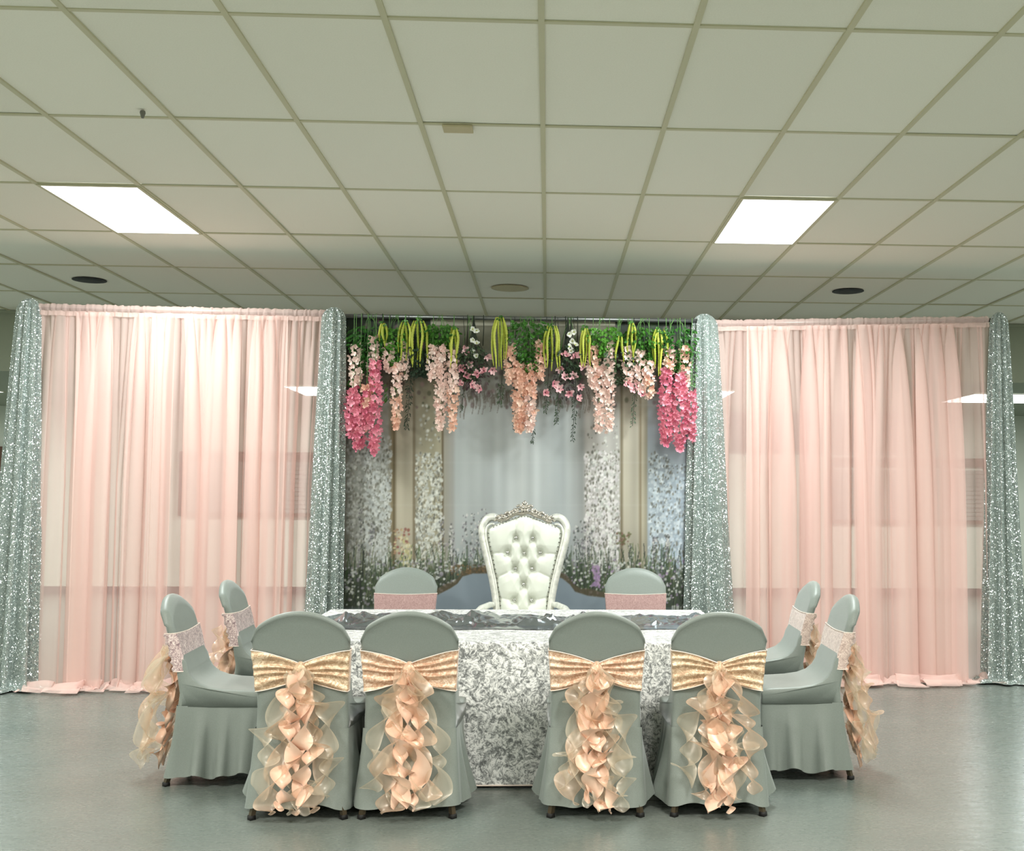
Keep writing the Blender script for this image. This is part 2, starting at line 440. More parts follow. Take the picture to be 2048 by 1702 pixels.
def wing(name, xa, ya, za, xb, yb, zb, n, seed, label):
    t = empty(name, (xa, ya, 0), math.atan2(yb-ya, xb-xa)); tag(t, label, 'curtain')
    Lw = math.hypot(xb-xa, yb-ya); w = Lw/n
    MB().tube([(-.02, 0, za-.03), (Lw+.02, 0, zb-.03)], .017, 10).build('crossbar', M['pipe'], t)
    for i in range(2*n-1):
        f = (i/2+.5)/n; h = za+(zb-za)*f-.065
        base = i % 2 == 0
        wi = w*1.03 if base else w*random.uniform(.62, .95)
        P = drape_panel(seed+i*13, wi, h, flat=.62 if base else 1.25); P[..., 0] += w*(i/2+.5)-wi/2
        P[..., 1] += -.03*(i % 2)
        MB().grid(P).build('curtain_panel', M['sheer'], t)
    # gathered rod pocket with its small header
    nx = 420; s = np.linspace(0, 1, nx); rows = []
    nz1 = smooth_noise(s, seed+90, 150); nz2 = smooth_noise(s, seed+91, 60)
    for k in range(12):
        a = PI*2*k/11
        rad = .032 + .005*nz1*(1 if k not in (5, 6) else 1.6) + .003*nz2
        rows.append(np.stack([Lw*s + .004*smooth_noise(s, seed+100+k//3, 170), -rad*np.cos(a)*.9, za+(zb-za)*s-.032 + rad*np.sin(a)*1.05], 1))
    MB().grid(np.array(rows)).build('rod_pocket', M['sheer'], t)
    rows = []
    for k in range(4):
        rows.append(np.stack([Lw*s, -.026+.006*nz1+0*s, za+(zb-za)*s-.055-.012*k+.003*nz2], 1))
    MB().grid(np.array(rows)).build('gathering', M['sheer'], t)
    return t
wing('sheer_drape', -3.87, 8.42, 2.888, -1.70, 8.46, 2.875, 5, 11, 'sheer pink gathered drape left of the flower backdrop, pooling on the floor')
wing('sheer_drape', 1.29, 8.60, 2.862, 3.56, 8.66, 2.935, 5, 211, 'sheer peach-pink gathered drape right of the flower backdrop, pooling on the floor')

# ------------------------------------------------------------------ sequin columns
def sequin(x, y, h, rt, rb, seed, label, sx=0, puddle=.12):
    t = np.linspace(0, 2*PI, 181)[:-1]; rows = []
    r = np.random.RandomState(seed); nf = 9
    ph = r.uniform(0, 6, 4)
    zs = list(np.linspace(h, h-.12, 8)) + list(np.linspace(h-.2, .03, 46))
    for i, z in enumerate(zs):
        v = 1-z/h
        R = rt+(rb-rt)*(v**.8)
        if z > h-.1: R = R*math.sqrt(max(.02, 1-((z-(h-.1))/.105)**2))
        sn = np.sin(nf*t+ph[0]+.6*np.sin(2*t+ph[1])); fold = .96+(.17+.17*v)*np.sign(sn)*np.abs(sn)**.7 + .06*np.sin(17*t+ph[2]+2*v)
        fold += .03*np.sin(31*t+ph[3]+9*v)
        X = R*fold*np.cos(t)*1.0 + sx*v; Y = R*fold*np.sin(t)*.62
        rows.append(np.stack([X, Y, np.full(180, z)], 1))
    for k in range(1, 8):
        q = k/7; fold = 1+.30*np.sin(nf*t+ph[0]+.6*np.sin(2*t+ph[1]))*(1-.4*q) + .07*np.sin(13*t+ph[3])
        R = rb+puddle*q
        zz = .008+.05*np.abs(np.sin(q*PI*1.3+.7*np.sin(5*t+ph[2])))*(1-q*.8)
        rows.append(np.stack([R*fold*np.cos(t)+sx, R*fold*np.sin(t)*.7, zz], 1))
    o = MB().grid(np.array(rows), closed=True).build('sequin_curtain', M['sequin']); o.location = (x, y, 0)
    tag(o, label, 'curtain', 'silver sequin columns'); return o
sequin(-3.93, 8.40, 2.92, .072, .165, 1, 'silver sequin curtain column at the far left end', sx=-.03)
sequin(-1.655, 8.42, 2.89, .078, .125, 2, 'silver sequin curtain column between left pink drape and flowers', sx=-.03, puddle=.08)
sequin(1.225, 8.54, 2.90, .085, .17, 3, 'silver sequin curtain column between flowers and right pink drape', sx=.03, puddle=.08)
sequin(3.645, 8.64, 2.965, .062, .15, 4, 'silver sequin curtain column at the far right end', sx=.0)

# ------------------------------------------------------------------ printed flower backdrop
def px_of(X, Y, Z):
    z = Z-CAMZ
    x = X*cy_-Y*sy_; y = X*sy_+Y*cy_
    d = y*cp_+z*sp_; u = -y*sp_+z*cp_
    return 1024+176.15+F*(x*cr_+u*sr_)/d, 851+1.14-F*(-x*sr_+u*cr_)/d
def paint_print():
    x0, y0, W, H = 670, 620, 750, 640
    r = np.random.RandomState(5)
    yy, xx = np.mgrid[0:H, 0:W].astype(float); xx += x0; yy += y0
    bands = [(670, (96, 90, 80)), (695, (120, 116, 106)), (715, (156, 158, 150)), (775, (160, 162, 154)), (784, (128, 116, 90)), (788, (98, 86, 62)), (794, (172, 164, 146)),
             (824, (182, 174, 154)), (828, (124, 112, 90)), (833, (158, 152, 134)), (860, (168, 162, 138)), (882, (160, 154, 132)), (885, (100, 88, 66)), (889, (166, 162, 150)), (905, (158, 157, 152)), (912, (174, 179, 178)),
             (1000, (182, 187, 187)), (1046, (190, 194, 193)), (1120, (180, 186, 187)), (1165, (164, 166, 164)), (1172, (178, 174, 170)), (1238, (180, 178, 172)), (1243, (116, 106, 84)), (1248, (182, 175, 158)),
             (1276, (176, 170, 154)), (1281, (128, 116, 94)), (1285, (174, 167, 148)), (1293, (150, 144, 126)), (1297, (160, 170, 178)), (1370, (156, 166, 174)), (1382, (84, 76, 70)), (1420, (70, 64, 58))]
    bx = [b[0] for b in bands]
    img = np.stack([np.interp(xx, bx, [b[1][k] for b in bands]) for k in range(3)], 2)
    def vnoise(sx, sy, seed):
        q = np.random.RandomState(seed).rand(int(H/sy)+3, int(W/sx)+3)
        u = (xx-x0)/sx; v = (yy-y0)/sy; i = v.astype(int); j = u.astype(int); fu = u-j; fv = v-i
        fu = fu*fu*(3-2*fu); fv = fv*fv*(3-2*fv)
        return (q[i, j]*(1-fu)+q[i, j+1]*fu)*(1-fv)+(q[i+1, j]*(1-fu)+q[i+1, j+1]*fu)*fv
    img *= (.93+.14*vnoise(13, 300, 1))[..., None]*(.95+.1*vnoise(60, 60, 2))[..., None]
    def blend(mask, c):
        nonlocal img
        m = np.clip(mask, 0, 1)[..., None]; img = img*(1-m)+np.array(c, float)*m
    def splat(n, xr, yr, cols, rad, asp=1.0, alpha=.9, py=None):
        for _ in range(n):
            cx = r.uniform(*xr); cyy = r.uniform(*yr) if py is None else py()
            rr = r.uniform(*rad); c = np.array(cols[r.randint(len(cols))], float)*r.uniform(.92, 1.06)
            ra, rb = rr, rr*asp*r.uniform(.8, 1.25)
            i0, i1 = int(max(0, cyy-y0-rb-1)), int(min(H, cyy-y0+rb+2)); j0, j1 = int(max(0, cx-x0-ra-1)), int(min(W, cx-x0+ra+2))
            if i1 <= i0 or j1 <= j0: continue
            d = ((xx[i0:i1, j0:j1]-cx)/ra)**2+((yy[i0:i1, j0:j1]-cyy)/rb)**2
            m = (np.clip(1.35-d, 0, 1)*alpha)[..., None]
            img[i0:i1, j0:j1] = img[i0:i1, j0:j1]*(1-m)+np.clip(c, 0, 255)*m
    # arch of foliage haze at the top
    arch = 800+70*np.abs((xx-1046)/350)**1.5*1.2
    haze = np.clip((arch+28*vnoise(18, 22, 3)-yy)/70, 0, 1)
    blend(haze*(.2+.5*vnoise(9, 12, 4)), (112, 106, 88))
    blend(np.clip((arch-60-yy)/50, 0, 1)*(.15+.6*vnoise(7, 9, 6)), (66, 66, 50))
    mid = (np.abs(xx-1046) < 185)
    blend(np.where(mid & (yy < 735), np.clip((735-yy)/45, 0, 1)*.85, 0), (142, 140, 122))
    blend(np.where(mid & (yy < 652), .95, 0), (200, 196, 178))
    blend(np.where(mid & (yy < 655) & (yy > 650), .6, 0), (120, 116, 100))
    side = (~mid) & (yy < 735)
    blend(np.where(side, np.clip((735-yy)/40, 0, 1)*.9, 0), (44, 54, 44))
    for xr in ((685, 862), (1231, 1395)):
        splat(130, xr, (630, 740), [(40, 64, 40), (28, 36, 34), (74, 96, 60), (150, 120, 128), (96, 84, 90)], (3, 8), 1.1, .6)
    splat(330, (700, 1390), (700, 815), [(70, 56, 58), (112, 84, 90), (60, 66, 46), (150, 116, 122), (88, 84, 64)], (2, 5), 1.2, .5)
    for _ in range(160):
        cx = r.uniform(905, 1180); h = r.uniform(12, 55)*(1-.4*math.cos((cx-1046)/140*PI/2)); t = 775+r.uniform(0, 20)
        m = (np.abs(xx-cx-2*np.sin(yy/9)) < .9) & (yy > t) & (yy < t+h); blend(np.where(m, .45, 0), (96, 84, 74))
    # hanging blossom columns
    WH = [(214, 216, 208), (196, 198, 190), (228, 228, 218), (176, 178, 172)]
    def colm(xa, xb, ya, n, cols=WH):
        splat(n, (xa, xb), (0, 0), cols, (1.5, 3.6), 1.15, .8, py=lambda: ya+(1200-ya)*r.rand()**.85)
        splat(n//3, (xa, xb), (0, 0), [(110, 108, 96), (128, 124, 112), (92, 92, 84)], (.9, 2.2), 1.6, .7, py=lambda: ya+(1200-ya)*r.rand())
    colm(694, 740, 880, 760, [(172, 172, 166), (190, 190, 184), (150, 150, 146)]); colm(728, 782, 872, 950, [(196, 200, 198), (180, 184, 182), (212, 214, 210)]); colm(832, 884, 905, 800); colm(836, 880, 800, 120)
    colm(1170, 1238, 900, 1150, [(222, 216, 216), (204, 198, 200), (234, 230, 228)]); colm(1174, 1236, 850, 200)
    colm(1298, 1340, 905, 520, [(196, 208, 216), (180, 192, 202), (214, 222, 226)]); colm(1330, 1384, 930, 700, [(186, 200, 212), (208, 216, 222), (170, 184, 198)])
    splat(160, (868, 1165), (1085, 1180), [(196, 194, 190), (170, 160, 170)], (1.4, 3), 1.2, .7)
    for (cx, yt, n) in ((722, 1010, 40), (744, 1045, 60), (884, 1032, 70), (903, 1048, 80), (930, 1030, 60), (946, 1025, 60), (958, 1022, 50), (968, 1018, 40), (1152, 1048, 60), (1166, 1042, 60), (1180, 1050, 60), (1262, 1090, 40), (1310, 1075, 90), (1335, 1070, 90)):
        splat(n, (cx-5, cx+5), (yt, 1130), [(184, 184, 184), (120, 116, 122), (212, 210, 206), (88, 92, 88)], (1.1, 2.4), 1.2, .8)
    # ground planting
    pat = np.clip((yy-1105-35*vnoise(10, 30, 8)+0)/35, 0, 1)
    side2 = np.clip((np.abs(xx-1046)-60)/30, 0, 1)
    blend(pat*side2*.88, (52, 60, 46))
    for _ in range(700):
        cx = r.choice([r.uniform(690, 985), r.uniform(1118, 1395)]); t = r.uniform(1085, 1185); h = r.uniform(20, 60); sl = r.uniform(-.25, .25)
        c = [(52, 74, 44), (84, 104, 66), (38, 50, 38), (116, 122, 92), (32, 38, 34)][r.randint(5)]
        m = (np.abs(xx-cx-sl*(yy-t)) < r.uniform(.5, 1.1)) & (yy > t) & (yy < t+h); blend(np.where(m, .6, 0), c)
    splat(760, (690, 980), (1120, 1225), [(196, 198, 196), (146, 140, 150), (226, 226, 218), (70, 84, 60)], (1.2, 3.4), 1, .85)
    splat(760, (1115, 1395), (1120, 1225), [(196, 198, 196), (160, 140, 168), (226, 226, 218), (70, 84, 60)], (1.2, 3.0), 1, .85)
    splat(60, (788, 818), (1058, 1110), [(150, 100, 90), (170, 136, 108), (200, 186, 146)], (1.5, 3.2), 1, .9)
    splat(40, (800, 825), (1075, 1150), [(190, 184, 130), (214, 208, 176)], (1.5, 3), 1.5, .8)
    splat(40, (1185, 1200), (1130, 1175), [(150, 124, 160), (176, 150, 180)], (2, 3.5), 1.2, .9)
    splat(60, (1232, 1262), (1065, 1090), [(120, 84, 74), (90, 96, 60)], (1.2, 2.6), 1, .7)
    # path with its brown edge
    def edge(xs, ys, off=0): return np.interp(xx, xs, ys)-off
    wob = 4*vnoise(14, 14, 9)
    L = edge([660, 862, 872, 900, 915, 925, 945, 1046], [1240, 1215, 1190, 1176, 1166, 1152, 1146, 1144])
    Rr = edge([1046, 1110, 1125, 1140, 1150, 1175, 1212, 1420], [1140, 1150, 1156, 1168, 1182, 1190, 1194, 1260])
    top = np.where(xx < 1046, L, Rr)
    blend(np.clip((yy-top+9+wob*1.6)/4, 0, 1)*.8, (92, 80, 62))
    splat(160, (900, 985), (1130, 1150), [(140, 108, 74), (84, 70, 50)], (1, 2.4), 1, .6)
    blend(np.clip((yy-top)/2.5, 0, 1), (140, 152, 162))
    # soft fabric creases, the light on them painted as pale lines
    for cx, a in ((1044, .12), (1062, .05)): blend(np.exp(-((xx-cx)/2.2)**2)*a*(yy < 1100), (215, 218, 216))
    for cy in (810, 925, 1010): blend(np.exp(-((yy-cy)/2.5)**2)*.05, (220, 220, 220))
    return np.clip(img, 0, 255), x0, y0, W, H
def backdrop():
    Y = 8.56; xs = np.arange(-1.60, 1.2001, .0056); zs = np.concatenate([[0, .3, .5], np.arange(.6, 2.838, .0056)])
    XX, ZZ = np.meshgrid(xs, zs)
    img, x0, y0, W, H = paint_print()
    u, v = px_of(XX, Y, ZZ)
    j = np.clip(u-x0, 0, W-1.01); i = np.clip(v-y0, 0, H-1.01)
    j0 = j.astype(int); i0 = i.astype(int); fj = (j-j0)[..., None]; fi = (i-i0)[..., None]
    c = (img[i0, j0]*(1-fj)+img[i0, j0+1]*fj)*(1-fi)+(img[i0+1, j0]*(1-fj)+img[i0+1, j0+1]*fj)*fi
    c = np.clip(c*.9, 0, 255)/255
    c = np.where(c <= .04045, c/12.92, ((c+.055)/1.055)**2.4)
    wav = .006*np.sin(XX*9+1)+.004*np.sin(XX*23+ZZ*2)+.003*np.sin(ZZ*5+XX)
    P = np.stack([XX, Y+wav, ZZ], 2)
    t = empty('flower_backdrop', (0, 0, 0)); tag(t, 'printed garden backdrop cloth with white blossom columns behind the white throne', 'backdrop')
    q = N('printed_cloth')
    at = q.n('Attribute', attribute_name='print').outputs['Color']
    M['print'] = q.done(q.bsdf(Base_Color=at, Roughness=.65, Specular_IOR_Level=.3))
    R_, C_ = XX.shape
    me = bpy.data.meshes.new('printed_cloth')
    idx = np.arange(R_*C_).reshape(R_, C_)
    quads = np.stack([idx[:-1, :-1], idx[:-1, 1:], idx[1:, 1:], idx[1:, :-1]], -1).reshape(-1, 4)
    me.vertices.add(R_*C_); me.vertices.foreach_set('co', P.reshape(-1).astype(np.float32))
    me.loops.add(quads.size); me.loops.foreach_set('vertex_index', quads.reshape(-1).astype(np.int32))
    me.polygons.add(len(quads)); me.polygons.foreach_set('loop_start', np.arange(0, quads.size, 4, dtype=np.int32))
    me.update(calc_edges=True); me.validate()
    me.polygons.foreach_set('use_smooth', [True]*len(me.polygons))
    a = me.color_attributes.new('print', 'BYTE_COLOR', 'POINT')
    a.data.foreach_set('color', np.concatenate([c, np.ones(c.shape[:2]+(1,))], 2).reshape(-1).astype(np.float32))
    me.materials.append(M['print'])
    o = bpy.data.objects.new('printed_cloth', me); col.objects.link(o); o.parent = t
    MB().tube([(-1.66, Y-.035, 2.842), (1.23, Y-.035, 2.842)], .017, 12).build('crossbar', M['pipe'], t)
backdrop()

# ------------------------------------------------------------------ table, cloth, runner
TX0, TX1, TY0, TY1, TZ = -1.385, 1.005, 5.60, 7.17, .722
for k, (ya, yb) in enumerate(((TY0+.012, (TY0+TY1)/2-.004), ((TY0+TY1)/2+.004, TY1-.012))):
    t = empty('folding_table', ((TX0+TX1)/2, (ya+yb)/2, 0))
    tag(t, ['rectangular folding table under the silver cloth, on the side nearest the camera', 'rectangular folding table under the silver cloth, on the side nearest the throne'][k], 'table')
    w = (TX1-TX0)/2-.012; h = (yb-ya)/2
    bevel(MB().box(-w, w, -h, h, TZ-.05, TZ-.008).build('tabletop', M['table_top'], t, False), .01)
    for sx in (-1, 1):
        for sy in (-1, 1):
            MB().tube([(sx*(w-.28), sy*(h-.1), 0), (sx*(w-.25), sy*(h-.1), TZ-.05)], .014, 8).build('leg', M['pipe'], t)
        MB().tube([(sx*(w-.262), -h+.1, .32), (sx*(w-.262), h-.1, .32)], .01, 8).build('brace', M['pipe'], t)
def cloth():
    # rounded-box sheet: flat top then a drop to the floor
    per = []
    rr = .02; n = 700
    def corner_path(t, off):
        Lx, Ly = TX1-TX0, TY1-TY0; P = 2*(Lx+Ly); d = t*P
        if d < Lx: return TX0+d, TY0-off, 0, -1
        d -= Lx
        if d < Ly: return TX1+off, TY0+d, 1, 0
        d -= Ly
        if d < Lx: return TX1-d, TY1+off, 0, 1
        d -= Lx
        return TX0-off, TY1-d, -1, 0
    rows = []
    ts = np.linspace(0, 1, n, endpoint=False)
    base = np.array([corner_path(t, 0) for t in ts])
    P = 2*((TX1-TX0)+(TY1-TY0)); d = ts*P
    corners = np.array([0, TX1-TX0, TX1-TX0+TY1-TY0, 2*(TX1-TX0)+TY1-TY0, P])
    dc = np.min(np.abs(d[:, None]-corners[None]), 1); cornerw = np.exp(-(dc/.12)**2)
    cx, cyy = (TX0+TX1)/2, (TY0+TY1)/2
    def ring(off, z):
        X = base[:, 0]+base[:, 2]*off; Y = base[:, 1]+base[:, 3]*off
        if np.isscalar(z): z = np.full(n, z)
        return np.stack([X, Y, z], 1)
    for f in (0, .25, .5, .75, .93):
        q = ring(0, TZ); q[:, 0] = cx+(q[:, 0]-cx)*f; q[:, 1] = cyy+(q[:, 1]-cyy)*f; q[:, 2] = TZ+.0006*np.sin(q[:, 0]*9); rows.append(q)
    rows.append(ring(-.006, TZ)); rows.append(ring(0, TZ-.003)); rows.append(ring(.003, TZ-.012))
    for z in np.linspace(TZ-.04, .012, 24):
        v = 1-z/TZ
        off = .004+.008*v*(1+np.sin(d*5.3+1))/2*.8+cornerw*.05*v
        rows.append(ring(off, z))
    o = MB().grid(np.array(rows), closed=True).build('tablecloth', M['velvet_silver'])
    tag(o, 'silver crushed velvet tablecloth hanging to the floor over the long table', 'tablecloth')
    h = MB().tube([(TX0, TY0-.013, .014), (TX1, TY0-.013, .014)], .004, 6).build('hem', M['sash_edge'], o)
cloth()
def runner():
    nx, ny = 420, 60
    s = np.linspace(0, 1, nx); v = np.linspace(-1, 1, ny)
    S, Vv = np.meshgrid(s, v)
    X = TX0+.06+(TX1-TX0-.14)*S
    Yc = 6.48+.05*np.sin(S*7)
    r = np.random.RandomState(3)
    def rn(sx, sy, seed):
        q = np.random.RandomState(seed).rand(int(1/sy)+4, int(1/sx)+4)
        u = S/sx; w = (Vv+1)/2/sy; i = w.astype(int); j = u.astype(int); fu = u-j; fv = w-i
        return (q[i, j]*(1-fu)+q[i, j+1]*fu)*(1-fv)+(q[i+1, j]*(1-fu)+q[i+1, j+1]*fu)*fv
    e = np.clip((1-np.abs(Vv))*5, 0, 1)
    lump = .35+1.0*np.clip(rn(.09, .6, 5)-.3, 0, 1)
    gl = sum(a*np.exp(-((X-c)/w_)**2) for c, w_, a in ((-1.12, .10, .8), (-.95, .08, .6), (-.62, .08, .5), (-.42, .10, .8), (-.17, .06, .5), (.0, .09, 1.5), (.20, .07, 1.0), (.62, .08, .9), (.78, .06, .7), (.88, .05, .6)))
    Z = .75*(.55+gl)*(np.abs(rn(.03, .22, 1)-.5)*.12+np.abs(rn(.014, .12, 2)-.5)*.05+.05*rn(.05, .4, 3))*lump*e
    X = X+.03*(rn(.03, .2, 11)-.5); Y = Yc+Vv*(.25+.05*np.sin(S*19))+.05*(rn(.03, .3, 12)-.5)
    P = np.stack([X, Y, TZ+.003+Z], 2)
    o = MB().grid(P).build('table_runner', M['satin'])
    tag(o, 'crumpled charcoal satin runner along the middle of the silver table', 'table runner')
    P2 = []
    for q, z in ((6.10, .0025), (6.16, .004), (6.25, .005), (6.4, .004), (6.6, .003)):
        P2.append(np.stack([X[0], q+.015*np.sin(s*30), np.full(nx, TZ+z)+.002*np.abs(np.sin(s*70))], 1))
    MB().grid(np.array(P2)).build('flat_layer', M['satin'], o)
runner()

# ------------------------------------------------------------------ banquet chairs with spandex covers
def rear_y(z): return np.interp(z, [0, .36, .45, .60, .70, .80, .90, .95], [-.06, -.012, 0, -.026, -.050, -.080, -.116, -.134])
def half_w(z): return np.interp(z, [.3, .40, .55, .68, .78, .86, .95], [.212, .209, .206, .213, .221, .222, .222])
def crown(u): return .937-.095*abs(u)**2.1-.034*max(0, abs(u)-.86)/.14
def cover_mesh():
    nu = 41; prof_n = None; sl = []
    for a in np.linspace(-1, 1, nu):
        u = math.sin(a*PI/2*.96)/math.sin(PI/2*.96)
        e = max(0, (abs(u)-.86)/.14); rd = .020*(1-math.sqrt(max(0, 1-e*e)))   # edge rounding
        zt = crown(u)
        pts = []
        for z in np.linspace(.363, zt-.022, 16): pts.append((rear_y(z)+rd*1.0, z, 'b'))
        yt = rear_y(zt)+.02
        for q in np.linspace(PI, 0, 7)[1:-1]: pts.append((yt+.026*math.cos(q)*(1-e*.4), zt-.022+.022*math.sin(q)-e*.001, 'b'))
        for z in np.linspace(zt-.022, .66, 8): pts.append((rear_y(z)+.048-rd, z, 'b'))
        # sweep from back into the seat
        for (y, z) in ((.034, .61), (.045, .57), (.066, .535), (.10, .507), (.15, .488), (.22, .477), (.30, .472), (.37, .469), (.405, .464), (.418, .452)):
            pts.append((y, z-rd*.45, 's'))
        pts += [(.420-rd*.5, .43, 's'), (.420-rd*.5, .392, 's')]
        for y in (.30, .15, .05): pts.append((y, .392, 's'))
        pts.append((rear_y(.39)+.05, .380, 'b')); pts.append((rear_y(.363)+.03, .363, 'b'))
        row = []
        for (y, z, k) in pts:
            hw = half_w(z)
            if k == 's': hw = .212+.014*np.clip(y/.2, 0, 1)
            row.append((u*hw, y, z))
        sl.append(row)
    mb = MB(); A = np.array(sl); mb.grid(np.concatenate([A, A[:, :1]], 1))
    n = A.shape[1]+1
    mb.f.append(tuple(range(n-1))[::-1]); mb.f.append(tuple((nu-1)*n+i for i in range(n-1)))
    return mb
def skirt_mesh(seed):
    r = np.random.RandomState(seed); N_ = 240
    th = np.linspace(0, 1, N_, endpoint=False)
    hx, y0, y1, rad = .213, -.008, .418, .03
    # rounded rectangle path
    pts = []; nor = []
    Lx, Ly = 2*hx, y1-y0; P = 2*(Lx+Ly)
    for t in th:
        d = t*P
        if d < Lx: p = (-hx+d, y0); n = (0, -1)
        elif d < Lx+Ly: p = (hx, y0+d-Lx); n = (1, 0)
        elif d < 2*Lx+Ly: p = (hx-(d-Lx-Ly), y1); n = (0, 1)
        else: p = (-hx, y1-(d-2*Lx-Ly)); n = (-1, 0)
        pts.append(p); nor.append(n)
    pts = np.array(pts); nor = np.array(nor, float)
    for _ in range(8): nor = (np.roll(nor, 1, 0)+nor+np.roll(nor, -1, 0))/3
    nor /= np.linalg.norm(nor, axis=1)[:, None]
    for _ in range(3): pts = (np.roll(pts, 1, 0)+pts*2+np.roll(pts, -1, 0))/4
    d = th*P; ph = r.uniform(0, 6, 4)
    f1 = np.sin(2*PI*13*th+ph[0]+1.1*np.sin(2*PI*3*th+ph[1])); f1 = np.sign(f1)*np.abs(f1)**.6; f2 = np.sin(2*PI*7*th+ph[2])
    rows = []
    front = np.clip((pts[:, 1]-.2)/.2, 0, 1); rear = np.clip((.05-pts[:, 1])/.05, 0, 1)
    corner = np.exp(-((np.abs(pts[:, 0])-hx)/.06)**2)*np.exp(-((pts[:, 1]-y0)/.08)**2)
    for k in range(17):
        v = k/16; z = .396-(.396-.058)*v
        side = np.abs(nor[:, 0])
        off = .002+v**1.3*(.016*(1-.7*front)+(.010+.040*side*np.clip(pts[:, 1]/.10, .12, 1))*(f1*.75+f2*.25+1)*.62*(1-.4*front)+.010*side*np.clip(pts[:, 1]/.10, 0, 1))
        off += rear*(1-side)*.034*v**1.5
        zz = z+.010*v*f1*(1-rear)+.010*v*f2-.010*v*corner
        rows.append(np.stack([pts[:, 0]+nor[:, 0]*off, pts[:, 1]+nor[:, 1]*off, zz], 1))
    return MB().grid(np.array(rows), closed=True)
def sash_mesh(seed, pinched=True, zt=.757, zb=.565, drop=0.0):
    """band round the back; s runs rear-centre -> +x side -> front -> -x side -> rear-centre"""
    r = np.random.RandomState(seed); nv = 41
    ph = r.uniform(0, 6, 5); rows = []
    sl = r.uniform(-.02, .02)
    for k in range(nv):
        v = k/(nv-1)
        path = []
        zc = zt+(zb-zt)*v
        for a in np.linspace(0, 1, 181):
            # parametric perimeter at nominal height
            if a <= .235: u = a/.235; side = 'r'
            elif a < .265: u = (a-.235)/.03; side = 'e1'
            elif a <= .735: u = 1-2*(a-.265)/.47; side = 'f'
            elif a < .765: u = (a-.735)/.03; side = 'e2'
            else: u = -(1-(a-.765)/.235); side = 'r'
            uu = u if side in 'rf' else (1 if side == 'e1' else -1)
            z = zc+drop*uu*.5*(v)
            if side == 'r' and pinched:
                pc = max(0, 1-abs(u))**1.4; zm = (zt+zb)/2+.004
                z = z+(zm-z)*pc*.62
                z += -.004*pc
            if side == 'f': z -= .012*(1-abs(u)**2)*(v*1.0) ; z += -.006*math.cos(u*2.0)
            hw = float(half_w(z))+.003
            if side == 'r':
                y = rear_y(z)-.004
                if pinched:
                    x_ = abs(u); amp = .0115*math.sin(min(1, x_*1.35)*PI*.72+.25)
                    pl = math.sin(v*2*PI*4.3+ph[0 if u > 0 else 1]+1.3*math.sin(x_*4+ph[2])+1.2*math.sin(v*9+ph[3]))
                    y -= .006+max(-.35, pl)*amp+.012*max(0, 1-abs(u)*5)
                x = u*hw
            elif side == 'f': x = u*hw; y = rear_y(z)+.052
            elif side == 'e1': x = hw+.0015*math.sin(u*PI); y = rear_y(z)-.004+.056*u
            else: x = -hw-.0015*math.sin(u*PI); y = rear_y(z)+.052-.056*u
            path.append((x, y, z))
        rows.append(path)
    return MB().grid(np.array(rows)), np.array(rows)
def ruffle_mesh(seed, x0, z0, x1, z1, w, turns, yb, spread=0.0, curl=1.0, n=150, tail=.5):
    r = np.random.RandomState(seed); ph = r.uniform(0, 2*PI, 5); sgn = r.choice([-1, 1])
    mb = MB(); rows = []; hem = []
    cw = 6
    for i in range(n+1):
        t = i/n
        z = z0+(z1-z0)*t
        x = x0+(x1-x0)*(t**.8)+spread*math.sin(PI*t)*1.0+.014*math.sin(7*t+ph[0])
        ye = float(rear_y(max(z, .0)))
        y = ye-.03-yb*(.35+.65*math.sin(min(1, t*1.6)*PI/2))
        th = sgn*(2*PI*turns*t+.75*math.sin(5.5*t*2+ph[1]))+ph[2]
        ww = w*min(1, .35+t*5)*(1-.12*math.sin(9*t+ph[3]))
        if t > .93: ww *= (1-(t-.93)/.07*tail)
        hel = .35*w*curl
        cx = x+hel*math.cos(th+PI); cyy = y+.5*hel*math.sin(th+PI)
        row = []
        for c in range(cw+1):
            q = c/cw
            a = th+.5*(q-.5)*sgn
            px = cx+ww*q*math.cos(a)*1.08; py = cyy+ww*q*math.sin(a)*.72
            pz = z-.30*ww*q*math.sin(th*1.0+ph[4])-.012*math.sin(q*PI)
            pz = max(.012, pz)
            lim = float(rear_y(pz))-.014-(.05*min(1, max(0, (.36-pz)/.3)) if pz < .36 else 0)
            py = min(py, lim-.004*c)
            row.append((px, py, pz)); hem.append(.35 if c in (0, cw) else 0)
        rows.append(row)
    mb.grid(np.array(rows)); return mb, hem
def ruffle(name, m, parent, **k):
    mb, hem = ruffle_mesh(**k); o = mb.build(name, m, parent)
    at = o.data.attributes.new('hem', 'FLOAT', 'POINT'); at.data.foreach_set('value', hem)
    return o
